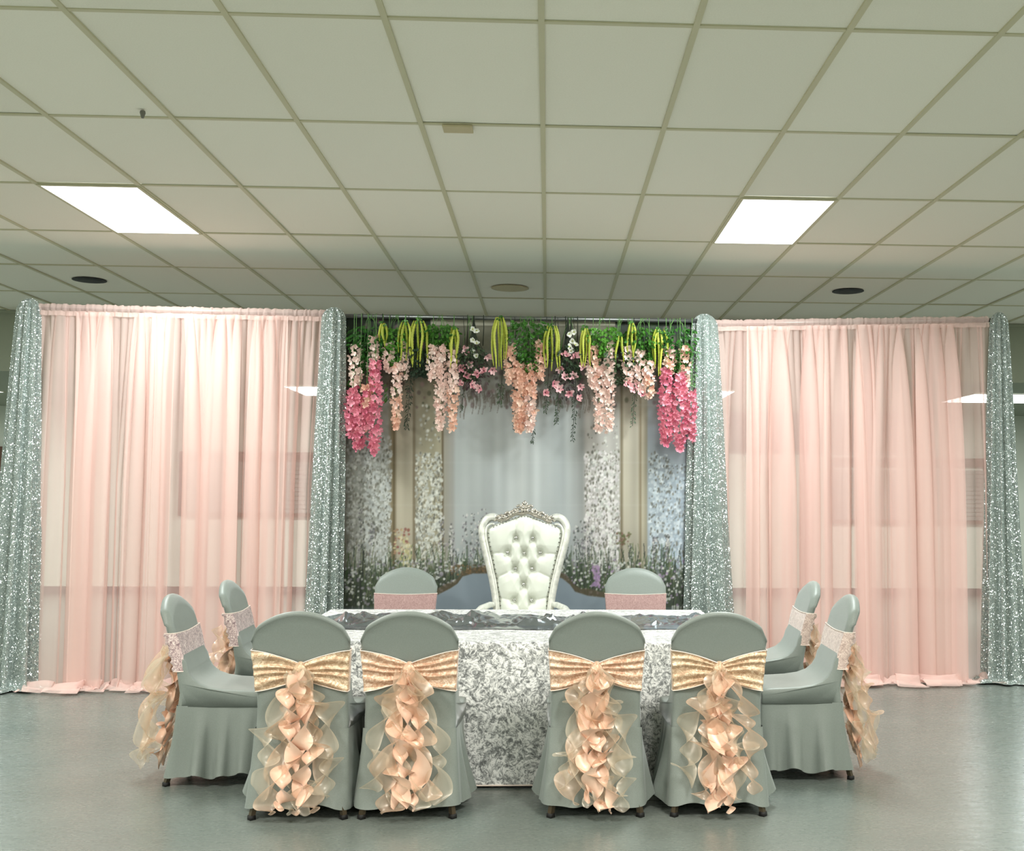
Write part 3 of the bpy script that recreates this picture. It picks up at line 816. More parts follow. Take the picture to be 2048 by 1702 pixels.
def make_chair(name, loc, rz, label, seed, sash_mat, rear_seen=True, front_edge=True, blooms=None, drop=0.0):
    t = empty(name, loc, rz); tag(t, label, 'chair', 'grey covered guest chairs around the table')
    t.name = name
    if 'cover' not in PR: PR['cover'] = cover_mesh().build('stretch_cover', M['spandex'], t)
    else: link_copy('stretch_cover', PR['cover'].data, t)
    skirt_mesh(seed).build('skirt', M['spandex'], t)
    for sx in (-1, 1):
        for (ya, yb2) in ((-.048, .035), (.385, .37)):
            lb = MB().tube([(sx*.205, ya, .012), (sx*.150, yb2, .36)], .0155, 4); lg = lb.build('leg', M['leg'], t, False)
            MB().lathe([(.0195, 0), (.0195, .012), (.018, .020)], (sx*.205, ya, 0), 4).build('rubber_foot', M['foot'], lg)
    mb, R_ = sash_mesh(seed, rear_seen, drop=drop)
    sash = mb.build('sash', sash_mat, t)
    ed = MB()
    ed.tube([tuple(p) for p in R_[0][::3]], .0022, 6); ed.tube([tuple(p) for p in R_[-1][::3]], .0022, 6)
    ed.build('hem', M['sash_edge'] if front_edge else sash_mat, sash)
    if rear_seen:
        zk = .655
        yk = float(rear_y(zk))
        kn = MB(); A = []
        for i in range(17):
            a = i/16*PI
            A.append([(.030*math.sin(a)*(1+.18*math.sin(3*q+i))*math.cos(q), yk-.026-.026*math.sin(a)*math.sin(q)*(1+.12*math.sin(5*q)), zk+.052*math.cos(a)) for q in np.linspace(0, 2*PI, 20, endpoint=False)])
        kn.grid(np.array(A), closed=True).build('knot', sash_mat, sash)
        r = np.random.RandomState(seed+50)
        cfg = blooms or {}
        ns, nt_ = cfg.get('organza', 5), cfg.get('taffeta', 3)
        wide = cfg.get('wide', .13)
        for i in range(ns):
            f = (i/(ns-1)-.5)*2
            ruffle('organza_ruffle', M['organza_cream'] if i % 3 != 1 else M['organza_peach'], sash, seed=seed*31+i, x0=f*.022, z0=zk+.02, x1=f*wide, z1=cfg.get('bot', .06)+r.uniform(0, .12)*abs(f), w=r.uniform(.085, .125),
                   turns=r.uniform(2.1, 3.2), yb=cfg.get('deep', 1)*r.uniform(.02, .07), spread=f*.03, curl=1.0)
        for i in range(nt_):
            f = (i/(nt_-1)-.5)*2 if nt_ > 1 else 0
            ruffle('satin_ruffle', M['taffeta'], sash, seed=seed*37+i+400, x0=f*.015, z0=zk+.015, x1=f*cfg.get('core', .05), z1=.03+r.uniform(0, .07), w=r.uniform(.060, .090),
                   turns=r.uniform(2.6, 3.8), yb=r.uniform(.035, .075), curl=.9)
    return t
PR = {}
make_chair('banquet_chair', (-1.112, 5.135, 0), 0, 'grey covered chair seen from behind, leftmost of the four in front', 1, M['sash_champagne'], blooms=dict(organza=6, taffeta=3, wide=.155, bot=.03))
make_chair('banquet_chair', (-.622, 5.135, 0), 0, 'grey covered chair seen from behind, second from the left in front', 2, M['sash_peach'], blooms=dict(organza=6, taffeta=3, wide=.14, bot=.05))
make_chair('banquet_chair', (.232, 5.135, 0), 0, 'grey covered chair seen from behind, third from the left in front', 3, M['sash_peach'], blooms=dict(organza=7, taffeta=3, wide=.13, bot=.05))
make_chair('banquet_chair', (.797, 5.135, 0), 0, 'grey covered chair seen from behind, rightmost of the four in front', 4, M['sash_champagne'], blooms=dict(organza=5, taffeta=4, wide=.15, bot=.10, core=.055))
make_chair('banquet_chair', (-1.855, 5.875, 0), -PI/2+.05, 'grey covered chair at the left table end, nearer the camera', 5, M['sash_mauve'], blooms=dict(organza=6, taffeta=3, wide=.10, deep=2.2))
make_chair('banquet_chair', (-1.835, 6.80, 0), -PI/2+.04, 'grey covered chair at the left table end, nearer the drape', 6, M['sash_mauve'], blooms=dict(organza=5, taffeta=2, wide=.10, deep=2.2))
make_chair('banquet_chair', (1.545, 5.925, 0), PI/2-.03, 'grey covered chair at the right table end, nearer the camera', 7, M['sash_blush'], blooms=dict(organza=7, taffeta=3, wide=.11, deep=2.2))
make_chair('banquet_chair', (1.565, 6.84, 0), PI/2-.03, 'grey covered chair at the right table end, nearer the drape', 8, M['sash_blush'], blooms=dict(organza=5, taffeta=2, wide=.10, deep=2.2))
make_chair('banquet_chair', (-1.005, 7.88, 0), PI, 'grey covered chair facing the camera left of the white throne', 9, M['sash_rose'], rear_seen=False)
make_chair('banquet_chair', (.640, 7.90, 0), PI, 'grey covered chair facing the camera right of the white throne', 10, M['sash_rose'], rear_seen=False)

# ------------------------------------------------------------------ throne
def throne():
    t = empty('throne_chair', (-.168, 8.02, 0)); tag(t, 'tall white tufted throne chair with a carved silver frame and crest', 'chair')
    zz = [.48, .64, .74, .84, .96, 1.06, 1.14, 1.20, 1.25, 1.285]
    hw = [.185, .192, .205, .225, .255, .282, .302, .310, .300, .262]
    def half(z): return np.interp(z, zz, hw)
    def lean(z): return .10*(z-.48)/.9
    # outer frame rail, half outline from bottom up to the shoulder scroll
    def outline(s):
        p = [(s*float(half(z)), lean(z), z) for z in np.linspace(.40, 1.20, 26)]
        for a in np.linspace(0, PI*.62, 12)[1:]:
            p.append((s*(.238+.072*math.cos(a)), lean(1.2+.09*math.sin(a)), 1.2+.098*math.sin(a)))
        return p
    for s in (-1, 1):
        o = outline(s)
        MB().tube(o, [.030]*len(o), 12, flat=1.2).build('back_rail', M['frame'], t)
        i_ = [(x*.925 if z < 1.2 else s*(.238+.045*(x*s-.238)/.072), y-.028, z if z < 1.2 else 1.19+(z-1.2)*.6) for (x, y, z) in o]
        MB().tube(i_, .009, 8).build('bead', M['frame'], t)
        # shoulder scroll
        sc = [(s*(.200-.030*math.cos(a)*(1-a/9)), -.015+lean(1.26), 1.262+.030*math.sin(a)*(1-a/9)) for a in np.linspace(PI*.9, PI*.9-5.6, 26)]
        MB().tube(sc, np.linspace(.013, .005, 26), 8).build('scroll', M['crest'], t)
    # tufted cushion
    nu, nv = 91, 121
    B = [(-.062, 1.150), (.060, 1.147), (-.122, 1.043), (0.0, 1.038), (.118, 1.041), (-.064, .927), (.058, .927), (0, .815), (-.067, .702), (.058, .702), (0, .59)]
    fold = [(0, 3), (1, 3), (1, 4), (0, 2), (2, 5), (3, 5), (3, 6), (4, 6), (5, 7), (6, 7), (7, 8), (7, 9), (8, 10), (9, 10)]
    extra = [((-.122, 1.043), (-.26, 1.035)), ((.118, 1.041), (.25, 1.03)), ((-.062, 1.15), (-.066, 1.28)), ((.06, 1.147), (.06, 1.28)), ((-.067, .702), (-.19, .72)), ((.058, .702), (.18, .72)), ((-.064, .927), (-.20, .86)), ((.058, .927), (.2, .86))]
    segs = [(B[a], B[b]) for a, b in fold]+extra
    rows = []
    for j in range(nv):
        v = j/(nv-1); row = []
        for i in range(nu):
            u = -1+2*i/(nu-1)
            ztop = 1.256+.060*math.exp(-(abs(u)/.52)**3)-.055*abs(u)**8
            z = .47+(ztop-.47)*v
            w = float(half(min(z, 1.2)))*.90 - (.02 if z > 1.2 else 0)*0
            if z > 1.2: w = float(half(1.2))*.90-.06*((z-1.2)/.07)**2*(1 if z < 1.27 else 1)
            w = max(w, .1)
            x = u*w
            d = .055*(1-abs(u)**6)*(1-abs(2*v-1)**14)
            for (bx_, bz) in B: d -= .026*math.exp(-((x-bx_)**2+(z-bz)**2)/.0008)
            for (p, q) in segs:
                dx, dz = q[0]-p[0], q[1]-p[1]; L2 = dx*dx+dz*dz
                tt = min(1, max(0, ((x-p[0])*dx+(z-p[1])*dz)/L2)); dd = (x-p[0]-tt*dx)**2+(z-p[1]-tt*dz)**2
                if dd < .003: d -= .007*math.exp(-dd/.00006)+.010*math.exp(-dd/.0012)
            row.append((x, lean(z)-.012-d, z))
        rows.append(row)
    MB().grid(np.array(rows)).build('tufted_back', M['leather'], t)
    R_ = np.array(rows)
    bp = R_.copy(); bp[..., 1] = np.vectorize(lean)(bp[..., 2])+.035
    MB().grid(bp).build('rear_panel', M['leather'], t)
    for (bx_, bz) in B:
        MB().lathe([(.0125, 0), (.012, .005), (.006, .010)], k=10).build('crystal_button', M['crystal'], t).matrix_local = Matrix.Translation((bx_, lean(bz)-.050, bz)) @ Matrix.Rotation(PI/2, 4, 'X')
    nl = MB().lathe([(.0055, 0), (.005, .003), (.002, .0045)], k=6).build('nailhead', M['nail'], t)
    k = 0
    ring = [(s*.965, z) for s in (-1, 1) for z in np.arange(.50, 1.20, .0325)]
    pts = [(s*float(half(z))*.90*.955, z) for (s, z) in [(math.copysign(1, a), z) for a, z in ring]]
    for u in np.linspace(-.86, .86, 21):
        ztop = 1.256+.060*math.exp(-(abs(u)/.52)**3)-.055*abs(u)**8; pts.append((u*.262, ztop-.014))
    for (x, z) in pts:
        o = nl if k == 0 else link_copy('nailhead', nl.data, t); k += 1
        o.matrix_local = Matrix.Translation((x, lean(z)-.030, z)) @ Matrix.Rotation(PI/2, 4, 'X')
    # carved crest
    yc = lean(1.32)-.02
    def crest_z(x): return 1.268+.062*math.exp(-(abs(x)/.125)**2.6)
    cr = MB()
    for off, rr in ((.0, .013), (.034, .008)):
        xs = np.linspace(-.20, .20, 41); cr.tube([(x, yc, crest_z(x)+off+.004*math.sin(x*60)) for x in xs], rr, 8)
    cr.build('crest_rail', M['crest'], t)
    lf = MB()
    def scroll(cx, cz, r0, a0, turns, s, rad=.0085):
        P = [(cx+s*r0*math.exp(-a*.28)*math.cos(a0+a), yc-.014, cz+r0*math.exp(-a*.28)*math.sin(a0+a)) for a in np.linspace(0, turns*2*PI, 22)]
        lf.tube(P, np.linspace(rad, rad*.45, 22), 6)
    def leaf(x, z, ang, L, w):
        P = [(x+L*q*math.cos(ang), yc-.012-.008*math.sin(q*PI), z+L*q*math.sin(ang)) for q in np.linspace(0, 1, 6)]
        lf.tube(P, [w*.3, w*.9, w, w*.75, w*.4, w*.1], 6, flat=.6)
    for s in (-1, 1):
        for (cx, dz, r0, a0) in ((.034, .040, .026, .2), (.078, .030, .028, 2.6), (.118, .026, .024, 0), (.155, .028, .024, 3.2), (.192, .014, .020, .6)):
            scroll(s*cx, crest_z(cx)+dz, r0, a0, 1.1, s)
        for i in range(15):
            x = .02+i*.0125; a = PI/2+.9*math.sin(i*1.9)
            leaf(s*x, crest_z(x)+.004, (a if s > 0 else PI-a), .040+.014*math.sin(i*2.3), .0095)
        for a in (.4, 1.0):
            leaf(0, 1.362, PI/2+s*a*1.2, .050, .012)
    leaf(0, 1.345, PI/2, .06, .012); leaf(0, 1.37, -PI/2, .05, .011)
    lf.build('carved_leaves', M['crest'], t)
    MB().lathe([(.004, -.012), (.016, -.006), (.018, .002), (.012, .012), (.003, .020)], (0, yc-.005, 1.402), 10).build('finial', M['crest'], t)
    MB().lathe([(.003, -.008), (.009, 0), (.003, .008)], (0, yc-.024, 1.398), 8).build('crystal_button', M['crystal'], t)
    # seat, arms, legs
    bevel(MB().box(-.27, .27, -.52, .0, .36, .42).build('seat_frame', M['frame'], t, False), .015, 3)
    bevel(MB().box(-.26, .26, -.51, -.01, .42, .53).build('seat_cushion', M['leather'], t, True), .045, 5)
    for s in (-1, 1):
        P = [(s*.20, .03, .665), (s*.24, -.05, .672), (s*.30, -.16, .655), (s*.335, -.28, .62), (s*.335, -.38, .60), (s*.32, -.43, .585), (s*.315, -.42, .55)]
        MB().tube(P, [.018, .022, .024, .024, .024, .022, .012], 10).build('arm', M['frame'], t)
        bevel(MB().box(s*.325-.025, s*.325+.025, -.36, -.20, .638, .655).build('arm_pad', M['leather'], t), .008)
        MB().tube([(s*.325, -.36, .59), (s*.30, -.33, .52), (s*.27, -.38, .42)], [.018, .022, .018], 10).build('arm_post', M['frame'], t)
        MB().tube([(s*.24, -.47, .40), (s*.262, -.50, .30), (s*.235, -.47, .14), (s*.25, -.50, .03), (s*.25, -.51, 0)], [.034, .036, .020, .016, .022], 10).build('leg', M['frame'], t)
        MB().tube([(s*.19, -.02, .42), (s*.20, .0, .25), (s*.21, .06, 0)], [.026, .022, .018], 10).build('leg', M['frame'], t)
throne()

# ------------------------------------------------------------------ hanging flowers
FY = 8.44
def wx(px, py=760, Y=FY):
    """world x, z of a point seen at (px, py) on the plane y=Y"""
    xx = (px-1200.15)/F; uu = -(py-852.14)/F
    d = cam_dir(xx, uu, 1.0); k = Y/d.y
    return d.x*k, CAMZ+d.z*k
BAR_Z = 2.842
def floret_mesh(seed, s=.019, npet=4, cup=.6):
    r = np.random.RandomState(seed); v = [(0, 0, 0)]; f = []
    for k in range(npet):
        a = 2*PI*k/npet+r.uniform(-.15, .15); L = s*r.uniform(.9, 1.2); w = s*.52
        ca, sa = math.cos(a), math.sin(a)
        def P(l, ww, z): return (l*ca-ww*sa, l*sa+ww*ca, z)
        n = len(v)
        v += [P(L*.5, -w, L*cup*.35), P(L*.5, w, L*cup*.35), P(L*.98, -w*.55, L*cup), P(L*.98, w*.55, L*cup), P(L*.6, 0, L*cup*.18)]
        f += [(0, n, n+4), (0, n+4, n+1), (n, n+2, n+4), (n+4, n+2, n+3), (n+4, n+3, n+1)]
    me = bpy.data.meshes.new('floret'); me.from_pydata(v, [], f); me.update()
    me.polygons.foreach_set('use_smooth', [True]*len(f)); return me
FL = {}
def florets(m, s, npet=4, cup=.6):
    key = (m, s, npet)
    if key not in FL:
        L = []
        for q in range(3):
            me = floret_mesh(q+int(s*1000), s, npet, cup); me.materials.append(M[m]); L.append(me)
        FL[key] = L
    return FL[key]
def rot_mat(loc, direction, roll, sc=1.0):
    d = Vector(direction).normalized(); q = d.to_track_quat('Z', 'Y')
    return Matrix.Translation(loc) @ q.to_matrix().to_4x4() @ Matrix.Rotation(roll, 4, 'Z') @ Matrix.Scale(sc, 4)
def root(name, px, py0, label, cat, group, y=FY):
    x, z = wx(px, py0, y); t = empty(name, (x, y, BAR_Z)); tag(t, label, cat, group); return t
def wisteria(px, pa, pb, mats, label, rad=.035, n=34, y=FY, size=.023, sway=0):
    n = int(n*.84)
    t = root('wisteria_spray', px, pa, label, 'flower', 'hanging wisteria sprays', y)
    za, zb = wx(px, pa, y)[1]-BAR_Z, wx(px, pb, y)[1]-BAR_Z
    r = np.random.RandomState(int(px*7+pa))
    k = lambda q: sway*math.sin(q*3)
    MB().tube([(k(q), 0, q*zb*.97) for q in np.linspace(0, 1, 14)], .0022, 6).build('stem', M['stem_green'], t)
    for i in range(n):
        q = (i+.5)/n; z = za+(zb-za)*q
        R_ = rad*(.55+.6*math.sin(min(1, q*1.5)*PI/2))*(1-q**3*.65)
        a = i*2.399+r.uniform(-.4, .4)
        if math.sin(a) > .35 and r.rand() < .6: a = -a
        rr = R_*r.uniform(.55, 1.0)
        loc = (k(z/zb)+rr*math.cos(a), rr*math.sin(a)*.8, z+r.uniform(-.006, .006))
        m = mats[0] if q < .5 else mats[-1]
        if r.rand() < .15: m = mats[r.randint(len(mats))]
        me = florets(m, size)[r.randint(3)]
        link_copy('blossom', me, t, mat=rot_mat(loc, (math.cos(a)*.7, math.sin(a)*.8-.45, -.45+r.uniform(-.3, .3)), r.uniform(0, 6), r.uniform(.85, 1.25)))
    return t
def leafmesh(pts, dirs, sizes, name, m, parent, seed=0, wid=.55, stuff=True):
    v = []; f = []; r = np.random.RandomState(seed)
    for p, d, s in zip(pts, dirs, sizes):
        d = Vector(d).normalized(); up = Vector((r.uniform(-.5, .5), -1, r.uniform(-.3, .6))).normalized()
        sd = d.cross(up).normalized(); up = sd.cross(d).normalized()
        p = Vector(p); n = len(v)
        v += [tuple(p), tuple(p+d*s*.45+sd*s*wid*.5-up*s*-.08), tuple(p+d*s), tuple(p+d*s*.45-sd*s*wid*.5-up*s*-.08), tuple(p+d*s*.5-up*s*.04), tuple(p+d*s*.8+sd*s*wid*.3), tuple(p+d*s*.8-sd*s*wid*.3)]
        f += [(n, n+1, n+4), (n, n+4, n+3), (n+1, n+5, n+4), (n+4, n+6, n+3), (n+4, n+5, n+2), (n+4, n+2, n+6)]
    o = mesh_obj(name, v, f, m, parent, True)
    if stuff: o['kind'] = 'stuff'
    return o
def ivy(px, pa, pb, w, label, n=210, y=FY+.01, dark=False):
    t = root('ivy_bunch', px, pa, label, 'plant', 'hanging green leaf bunches', y)
    za, zb = wx(px, pa, y)[1]-BAR_Z, wx(px, pb, y)[1]-BAR_Z; w = w/228
    r = np.random.RandomState(int(px*3)); P = []; D = []; S = []
    st = MB()
    for q in range(5):
        ex = r.uniform(-.4, .4)*w
        st.tube([(0.01*q-.02, 0, .005), (ex*.5, -.01, za*.6), (ex, -.01, (za+zb)/2), (ex*1.1, 0, zb*.9)], .0016, 5)
    st.build('vine', M['stem_green'], t)
    for i in range(n):
        q = r.rand()**.9; z = za+(zb-za)*q; ww = w*.5*(.45+.75*math.sin(min(1, q*1.25+.12)*PI))*1.05
        a = r.uniform(0, 2*PI); rr = ww*math.sqrt(r.rand())
        P.append((rr*math.cos(a), rr*.6*math.sin(a)-.01, z)); D.append((math.cos(a)*.7, math.sin(a)*.5-.3, -r.uniform(.1, 1))); S.append(r.uniform(.026, .048))
    leafmesh(P, D, S, 'leaves', M['leaf_dark'] if dark else M['leaf_green'], t, int(px))
    return t
def amaranth(px, pa, pb, n, label, w=30, y=FY-.05):
    t = root('amaranth_bunch', px, pa, label, 'flower', 'hanging yellow-green amaranth tassels', y)
    za, zb = wx(px, pa, y)[1]-BAR_Z, wx(px, pb, y)[1]-BAR_Z; w = w/262
    r = np.random.RandomState(int(px*5))
    MB().tube([(0, .01, .0), (0, 0, za+.02)], .002, 6).build('stem', M['stem_green'], t)
    for i in range(n):
        f = (i/(max(1, n-1))-.5)*2 if n > 1 else 0
        e = zb+(za-zb)*r.uniform(0, .35)*abs(f); bow = r.uniform(.75, 1.2)*f*w*.5; swy = r.uniform(-.018, .018); k = 34
        P = [(bow*(.45+.55*math.sin(min(1, q*2.6)*PI/2))*(1-.12*q)+swy*q*q+.004*math.sin(q*7+i*2), -.012*math.sin(q*3)*(1 if i % 2 else -.4), za+.015+(e-za-.015)*q) for q in np.linspace(0, 1, k)]
        R_ = [(.0095*math.sin(min(1, q*3+.25)*PI/2)*(1-q**3*.75))*(1+.28*(j % 2)) for j, q in enumerate(np.linspace(0, 1, k))]
        MB().tube(P, R_, 7).build('tassel', M['lime'], t)
    Pt = [(r.uniform(-.015, .015), r.uniform(-.01, .01), za+r.uniform(0, .04)) for _ in range(8)]
    leafmesh(Pt, [(r.uniform(-1, 1), -.3, -r.uniform(.1, 1)) for _ in Pt], [r.uniform(.02, .035) for _ in Pt], 'leaves', M['leaf_green'], t, 1)
    return t
def trailing(px, pa, pb, label, n=70, w=14, mat='leaf_dark', y=FY+.02, size=(.012, .026), sway=.02):
    t = root('trailing_spray', px, pa, label, 'plant', 'dark trailing leaf sprays', y)
    za, zb = wx(px, pa, y)[1]-BAR_Z, wx(px, pb, y)[1]-BAR_Z; r = np.random.RandomState(int(px*11)); w = w/262
    line = lambda q: (sway*math.sin(q*3.3), 0, q*zb)
    MB().tube([line(q) for q in np.linspace(0, 1, 16)], .0020, 6).build('stem', M['stem'], t)
    q0 = za/zb; P = []; D = []; S = []
    for i in range(n):
        q = q0+(1-q0)*r.rand(); p = line(q); off = r.uniform(-.5, .5)*w*(1-.6*(q-q0)/(1-q0))
        P.append((p[0]+off*.6, p[1]+r.uniform(-.012, .012), p[2])); D.append((np.sign(off)*.5+r.uniform(-.2, .2), -.2, -r.uniform(.4, 1))); S.append(r.uniform(*size))
    leafmesh(P, D, S, 'leaves', M[mat], t, int(px), wid=.36)
    return t
def petal_mesh(L, w, cup, m):
    v = []; f = []; nu, nv = 6, 5
    for i in range(nu):
        q = i/(nu-1); ww = w*math.sin(min(1, q*1.15+.08)*PI*.86)**.8
        for j in range(nv):
            a = (j/(nv-1)-.5)*2
            v.append((ww*a, L*q, L*cup*q*q+abs(a)**2*ww*.35))
    for i in range(nu-1):
        for j in range(nv-1): n = i*nv+j; f.append((n, n+1, n+1+nv, n+nv))
    me = bpy.data.meshes.new('petal'); me.from_pydata(v, [], f); me.update(); me.polygons.foreach_set('use_smooth', [True]*len(f)); me.materials.append(m); return me
PET = {}
def magnolia(px, pa, spots, label, mat='petal_rose', n=6, L=.043, w=.014, y=FY-.03, cup=.35, dark=True):
    t = root('magnolia_bunch' if mat == 'petal_rose' else 'orchid_stem', px, pa, label, 'flower', 'hanging magnolia bunches' if mat == 'petal_rose' else 'hanging white orchid stems', y)
    x0, _ = wx(px, pa, y); r = np.random.RandomState(int(px*13))
    if (mat, L) not in PET: PET[(mat, L)] = petal_mesh(L, w, cup, M[mat])
    st = MB(); zmin = 0
    MBs = []
    for (sx, sy) in spots:
        x, z = wx(sx, sy, y); x -= x0; z -= BAR_Z
        st.tube([(0, 0, 0), (x*.2, .01, z*.5), (x*.7, .015, z*.88), (x, .006, z)], .0022, 5)
    st.build('stem', M['stem'], t)
    for (sx, sy) in spots:
        x, z = wx(sx, sy, y); x -= x0; z -= BAR_Z
        d = Vector((r.uniform(-.7, .7), -1, r.uniform(-.7, .4))); base = rot_mat((x, -.004, z), d, r.uniform(0, 6))
        fo = MB().lathe([(.003, -.004), (.0055, .003), (.003, .010)], k=8).build('flower', M['leaf_burgundy'] if mat == 'petal_rose' else M['lime'], t); fo.matrix_local = base
        for k in range(n):
            link_copy('petal', PET[(mat, L)], fo, mat=Matrix.Rotation(2*PI*k/n+r.uniform(-.2, .2), 4, 'Z') @ Matrix.Rotation(r.uniform(.0, .7), 4, 'X') @ Matrix.Scale(r.uniform(.8, 1.1), 4))
    if dark:
        P = []; D = []; S = []
        cx = np.mean([wx(a, b, y)[0] for a, b in spots])-x0; cz = np.mean([wx(a, b, y)[1] for a, b in spots])-BAR_Z
        for _ in range(110):
            a = r.uniform(0, 2*PI); q = math.sqrt(r.rand()); P.append((cx+.11*q*math.cos(a), .03+r.uniform(-.01, .02), cz-.02+.12*q*math.sin(a))); D.append((math.cos(a), -.2, math.sin(a)-.6)); S.append(r.uniform(.02, .04))
        leafmesh(P, D, S, 'leaves', M['leaf_burgundy'], t, 3, wid=.35)
    return t
def flowers():
    side = lambda px: 'left' if px < 1046 else 'right'
    # green bunches
    for px, pa, pb, w, lab in ((738, 652, 745, 62, 'glossy green leaf bunch hanging nearest the left sequin column'), (792, 655, 728, 44, 'green leaf bunch hanging second from the left, between amaranth tassels'),
                               (880, 650, 700, 56, 'green leaf bunch above the long blush wisteria left of centre'), (1058, 640, 745, 70, 'broad dark green leaf bunch hanging at the centre above the peach wisteria'),
                               (1204, 655, 712, 58, 'green leaf bunch above the two long wisteria right of centre'), (1288, 655, 735, 60, 'green leaf bunch second from the right sequin column'),
                               (1352, 655, 745, 66, 'green leaf bunch hanging nearest the right sequin column')):
        ivy(px, pa, pb, w, lab, n=520 if px == 1058 else 400)
    ivy(1140, 690, 755, 60, 'dark leaf bunch behind the magnolias right of centre', dark=True); ivy(940, 690, 760, 50, 'dark leaf bunch behind the magnolias left of centre', dark=True)
    ivy(838, 690, 750, 60, 'dark leaf bunch behind the amaranth left of centre', dark=True); ivy(1240, 700, 765, 60, 'dark leaf bunch behind the amaranth right of centre', dark=True)
    for px, pa, pb, n, w, lab in ((766, 650, 695, 3, 14, 'short yellow-green amaranth beside the leftmost leaf bunch'), (810, 648, 730, 4, 26, 'yellow-green amaranth tassels, second from the left'), (836, 645, 735, 5, 34, 'full yellow-green amaranth bunch left of the blush wisteria'),
                                  (908, 658, 740, 4, 18, 'narrow amaranth tassels between blush wisteria and white orchids, left half'), (1000, 638, 740, 6, 36, 'long amaranth tassels left of the central leaf bunch'),
                                  (1104, 655, 742, 5, 32, 'long amaranth tassels right of the central leaf bunch'), (1170, 660, 735, 4, 20, 'amaranth tassels between orchids and wisteria, right half'),
                                  (1240, 675, 745, 2, 10, 'thin pair of amaranth tassels right of the long wisteria'), (1264, 650, 728, 3, 16, 'bright yellow amaranth tassels left of the right leaf bunches'), (1317, 662, 752, 5, 34, 'spreading yellow amaranth tassels above the right pink wisteria')):
        amaranth(px, pa, pb, n, 'hanging '+lab, w)
    B, P_, K = 'petal_blush', 'petal_peach', 'petal_pink'
    for px, pa, pb, mats, rad, n, lab in (
        (712, 685, 770, (B, B), .045, 34, 'pale pink wisteria tuft nearest the left sequin column'),
        (748, 672, 770, (B, B), .040, 36, 'pale pink wisteria above the deep pink spray on the left'),
        (706, 775, 872, (K, K), .045, 60, 'deep pink wisteria touching the left sequin column'),
        (720, 790, 898, (K, K), .050, 72, 'deep pink wisteria spray on the left, shorter of the middle pair'),
        (751, 722, 905, (K, K), .050, 110, 'longest deep pink wisteria on the left side'),
        (734, 770, 858, (P_, K), .045, 40, 'salmon wisteria between the deep pink sprays on the left'),
        (778, 685, 745, (B, B), .035, 24, 'short blush wisteria under the second leaf bunch on the left'),
        (795, 720, 858, (B, P_), .032, 50, 'long thin blush wisteria beside the left trailing spray'),
        (811, 680, 756, (B, B), .028, 24, 'short blush wisteria behind the amaranth on the left'),
        (866, 690, 758, (B, B), .042, 32, 'blush wisteria tuft left of the long pair, left of centre'),
        (883, 688, 860, (B, B), .038, 74, 'long blush wisteria left of centre, left one of its pair'),
        (907, 695, 860, (B, P_), .034, 62, 'long blush wisteria left of centre, right one of its pair'),
        (1021, 688, 765, (P_, P_), .035, 34, 'peach wisteria tuft left of the central leaf bunch'),
        (1081, 683, 756, (P_, P_), .040, 42, 'peach wisteria tuft right of the central leaf bunch'),
        (1040, 728, 864, (P_, P_), .050, 96, 'large peach wisteria at the centre, left half of the cluster'),
        (1060, 728, 862, (P_, B), .050, 96, 'large peach wisteria at the centre, right half of the cluster'),
        (1186, 690, 775, (P_, B), .042, 46, 'blush wisteria tuft starting the group right of centre'),
        (1199, 730, 862, (B, B), .034, 54, 'long blush wisteria right of centre, left one of its pair'),
        (1219, 685, 862, (B, B), .034, 72, 'long blush wisteria right of centre, right one of its pair'),
        (1256, 690, 770, (B, B), .035, 28, 'short blush wisteria between the amaranth tassels on the right'),
        (1281, 700, 780, (B, B), .045, 40, 'wide blush wisteria left of the right pink spray'),
        (1298, 720, 796, (B, P_), .045, 38, 'blush wisteria hanging low left of the right pink spray'),
        (1340, 692, 745, (B, P_), .040, 34, 'blush wisteria tuft above the right deep pink spray'),
        (1370, 690, 790, (P_, B), .036, 42, 'blush wisteria nearest the right sequin column'),
        (1332, 738, 890, (K, K), .050, 96, 'deep pink wisteria on the right, left one of the three'),
        (1360, 745, 900, (K, K), .052, 100, 'deep pink wisteria on the right, middle and longest of the three'),
        (1384, 780, 880, (K, K), .034, 46, 'deep pink wisteria touching the right sequin column')):
        wisteria(px, pa, pb, mats, lab, rad, n, y=FY-.02-(.03 if K in mats else 0)-.01*(n % 3))
    magnolia(946, 700, [(920, 735), (938, 728), (955, 748), (932, 752), (968, 742), (975, 712), (930, 700), (944, 770), (925, 768), (960, 776), (985, 740)], 'pink and burgundy magnolia bunch below the left white orchid')
    magnolia(1135, 700, [(1120, 735), (1132, 710), (1150, 712), (1128, 755), (1165, 735), (1108, 768), (1118, 778), (1140, 786), (1156, 798), (1160, 772), (1090, 785), (1148, 752)], 'pink and burgundy magnolia bunch below the right white orchid')
    magnolia(1268, 750, [(1262, 776), (1275, 770), (1284, 788), (1256, 770)], 'small rose magnolia bunch right of the long wisteria pair', dark=False)
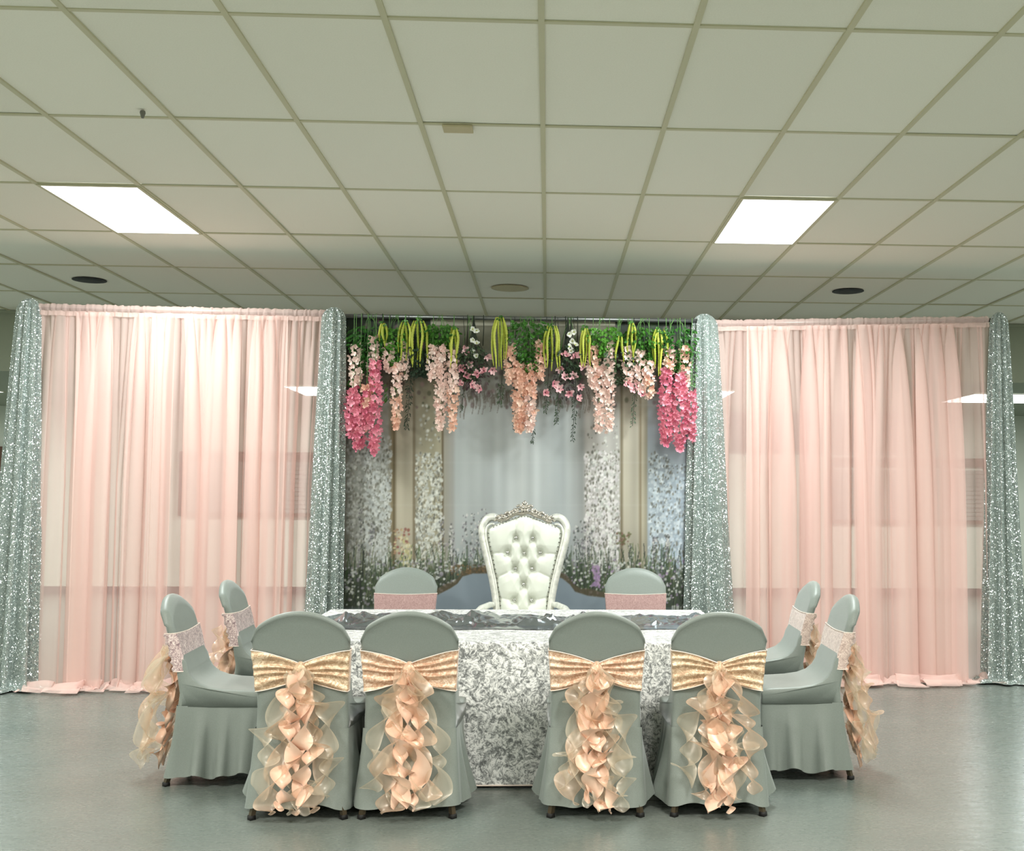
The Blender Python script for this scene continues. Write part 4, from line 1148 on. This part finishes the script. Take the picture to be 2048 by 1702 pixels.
    magnolia(948, 650, [(945, 658), (953, 661), (947, 680), (954, 687), (945, 704), (953, 712)], 'white orchid stem hanging left of centre', mat='petal_white', n=5, L=.026, w=.015, cup=.15, dark=False)
    magnolia(1142, 650, [(1138, 668), (1148, 664), (1145, 682), (1150, 690), (1138, 694), (1142, 702)], 'white orchid stem hanging right of centre', mat='petal_white', n=5, L=.028, w=.017, cup=.15, dark=False)
    for px, pa, pb, lab, n, w in ((816, 735, 858, 'dark trailing spray beside the long thin wisteria on the left', 130, 26), (925, 740, 822, 'thin dark trailing stem left of centre', 16, 6), (1000, 765, 808, 'fine dark trailing spray left of the central peach cluster', 60, 22),
                                  (1028, 760, 860, 'dark trailing spray touching the central peach cluster', 60, 12), (1066, 850, 886, 'dark trailing tip below the central peach cluster', 20, 8), (1114, 778, 848, 'dark trailing spray below the right magnolias, shorter one', 70, 16),
                                  (1146, 790, 882, 'dark trailing spray below the right magnolias, longer one', 60, 14), (1266, 772, 852, 'dark trailing spray below the small rose magnolias', 60, 16), (1092, 760, 825, 'fine dark trailing spray right of the central peach cluster', 60, 20)):
        trailing(px, pa, pb, lab, n, w)
    trailing(1384, 700, 770, 'pale eucalyptus spray beside the right sequin column', 46, 26, 'leaf_green', size=(.02, .04)); trailing(704, 752, 790, 'pale leaf spray beside the left sequin column', 26, 30, 'leaf_green', size=(.03, .05))
    trailing(778, 768, 800, 'pale leaf spray beside the longest left pink wisteria', 16, 30, 'leaf_green', size=(.03, .05))
    for px, wh in ((725, 'through the leftmost leaf bunch'), (765, 'beside the leftmost short amaranth'), (935, 'left of the left white orchid'), (967, 'right of the left white orchid'), (1110, 'at the amaranth right of centre'), (1131, 'left of the right white orchid'), (1155, 'right of the right white orchid')):
        x, z = wx(px, 640, FY+.02); o = MB().tube([(0, 0, 0), (.003, 0, -.1), (-.002, 0, -.24)], .0035, 6).build('bare_stem', M['stem']); o.location = (x, FY+.02, BAR_Z+.012)
        tag(o, 'bare dark flower stem hanging from the bar '+wh, 'stem', 'bare dark stems on the bar')
flowers()
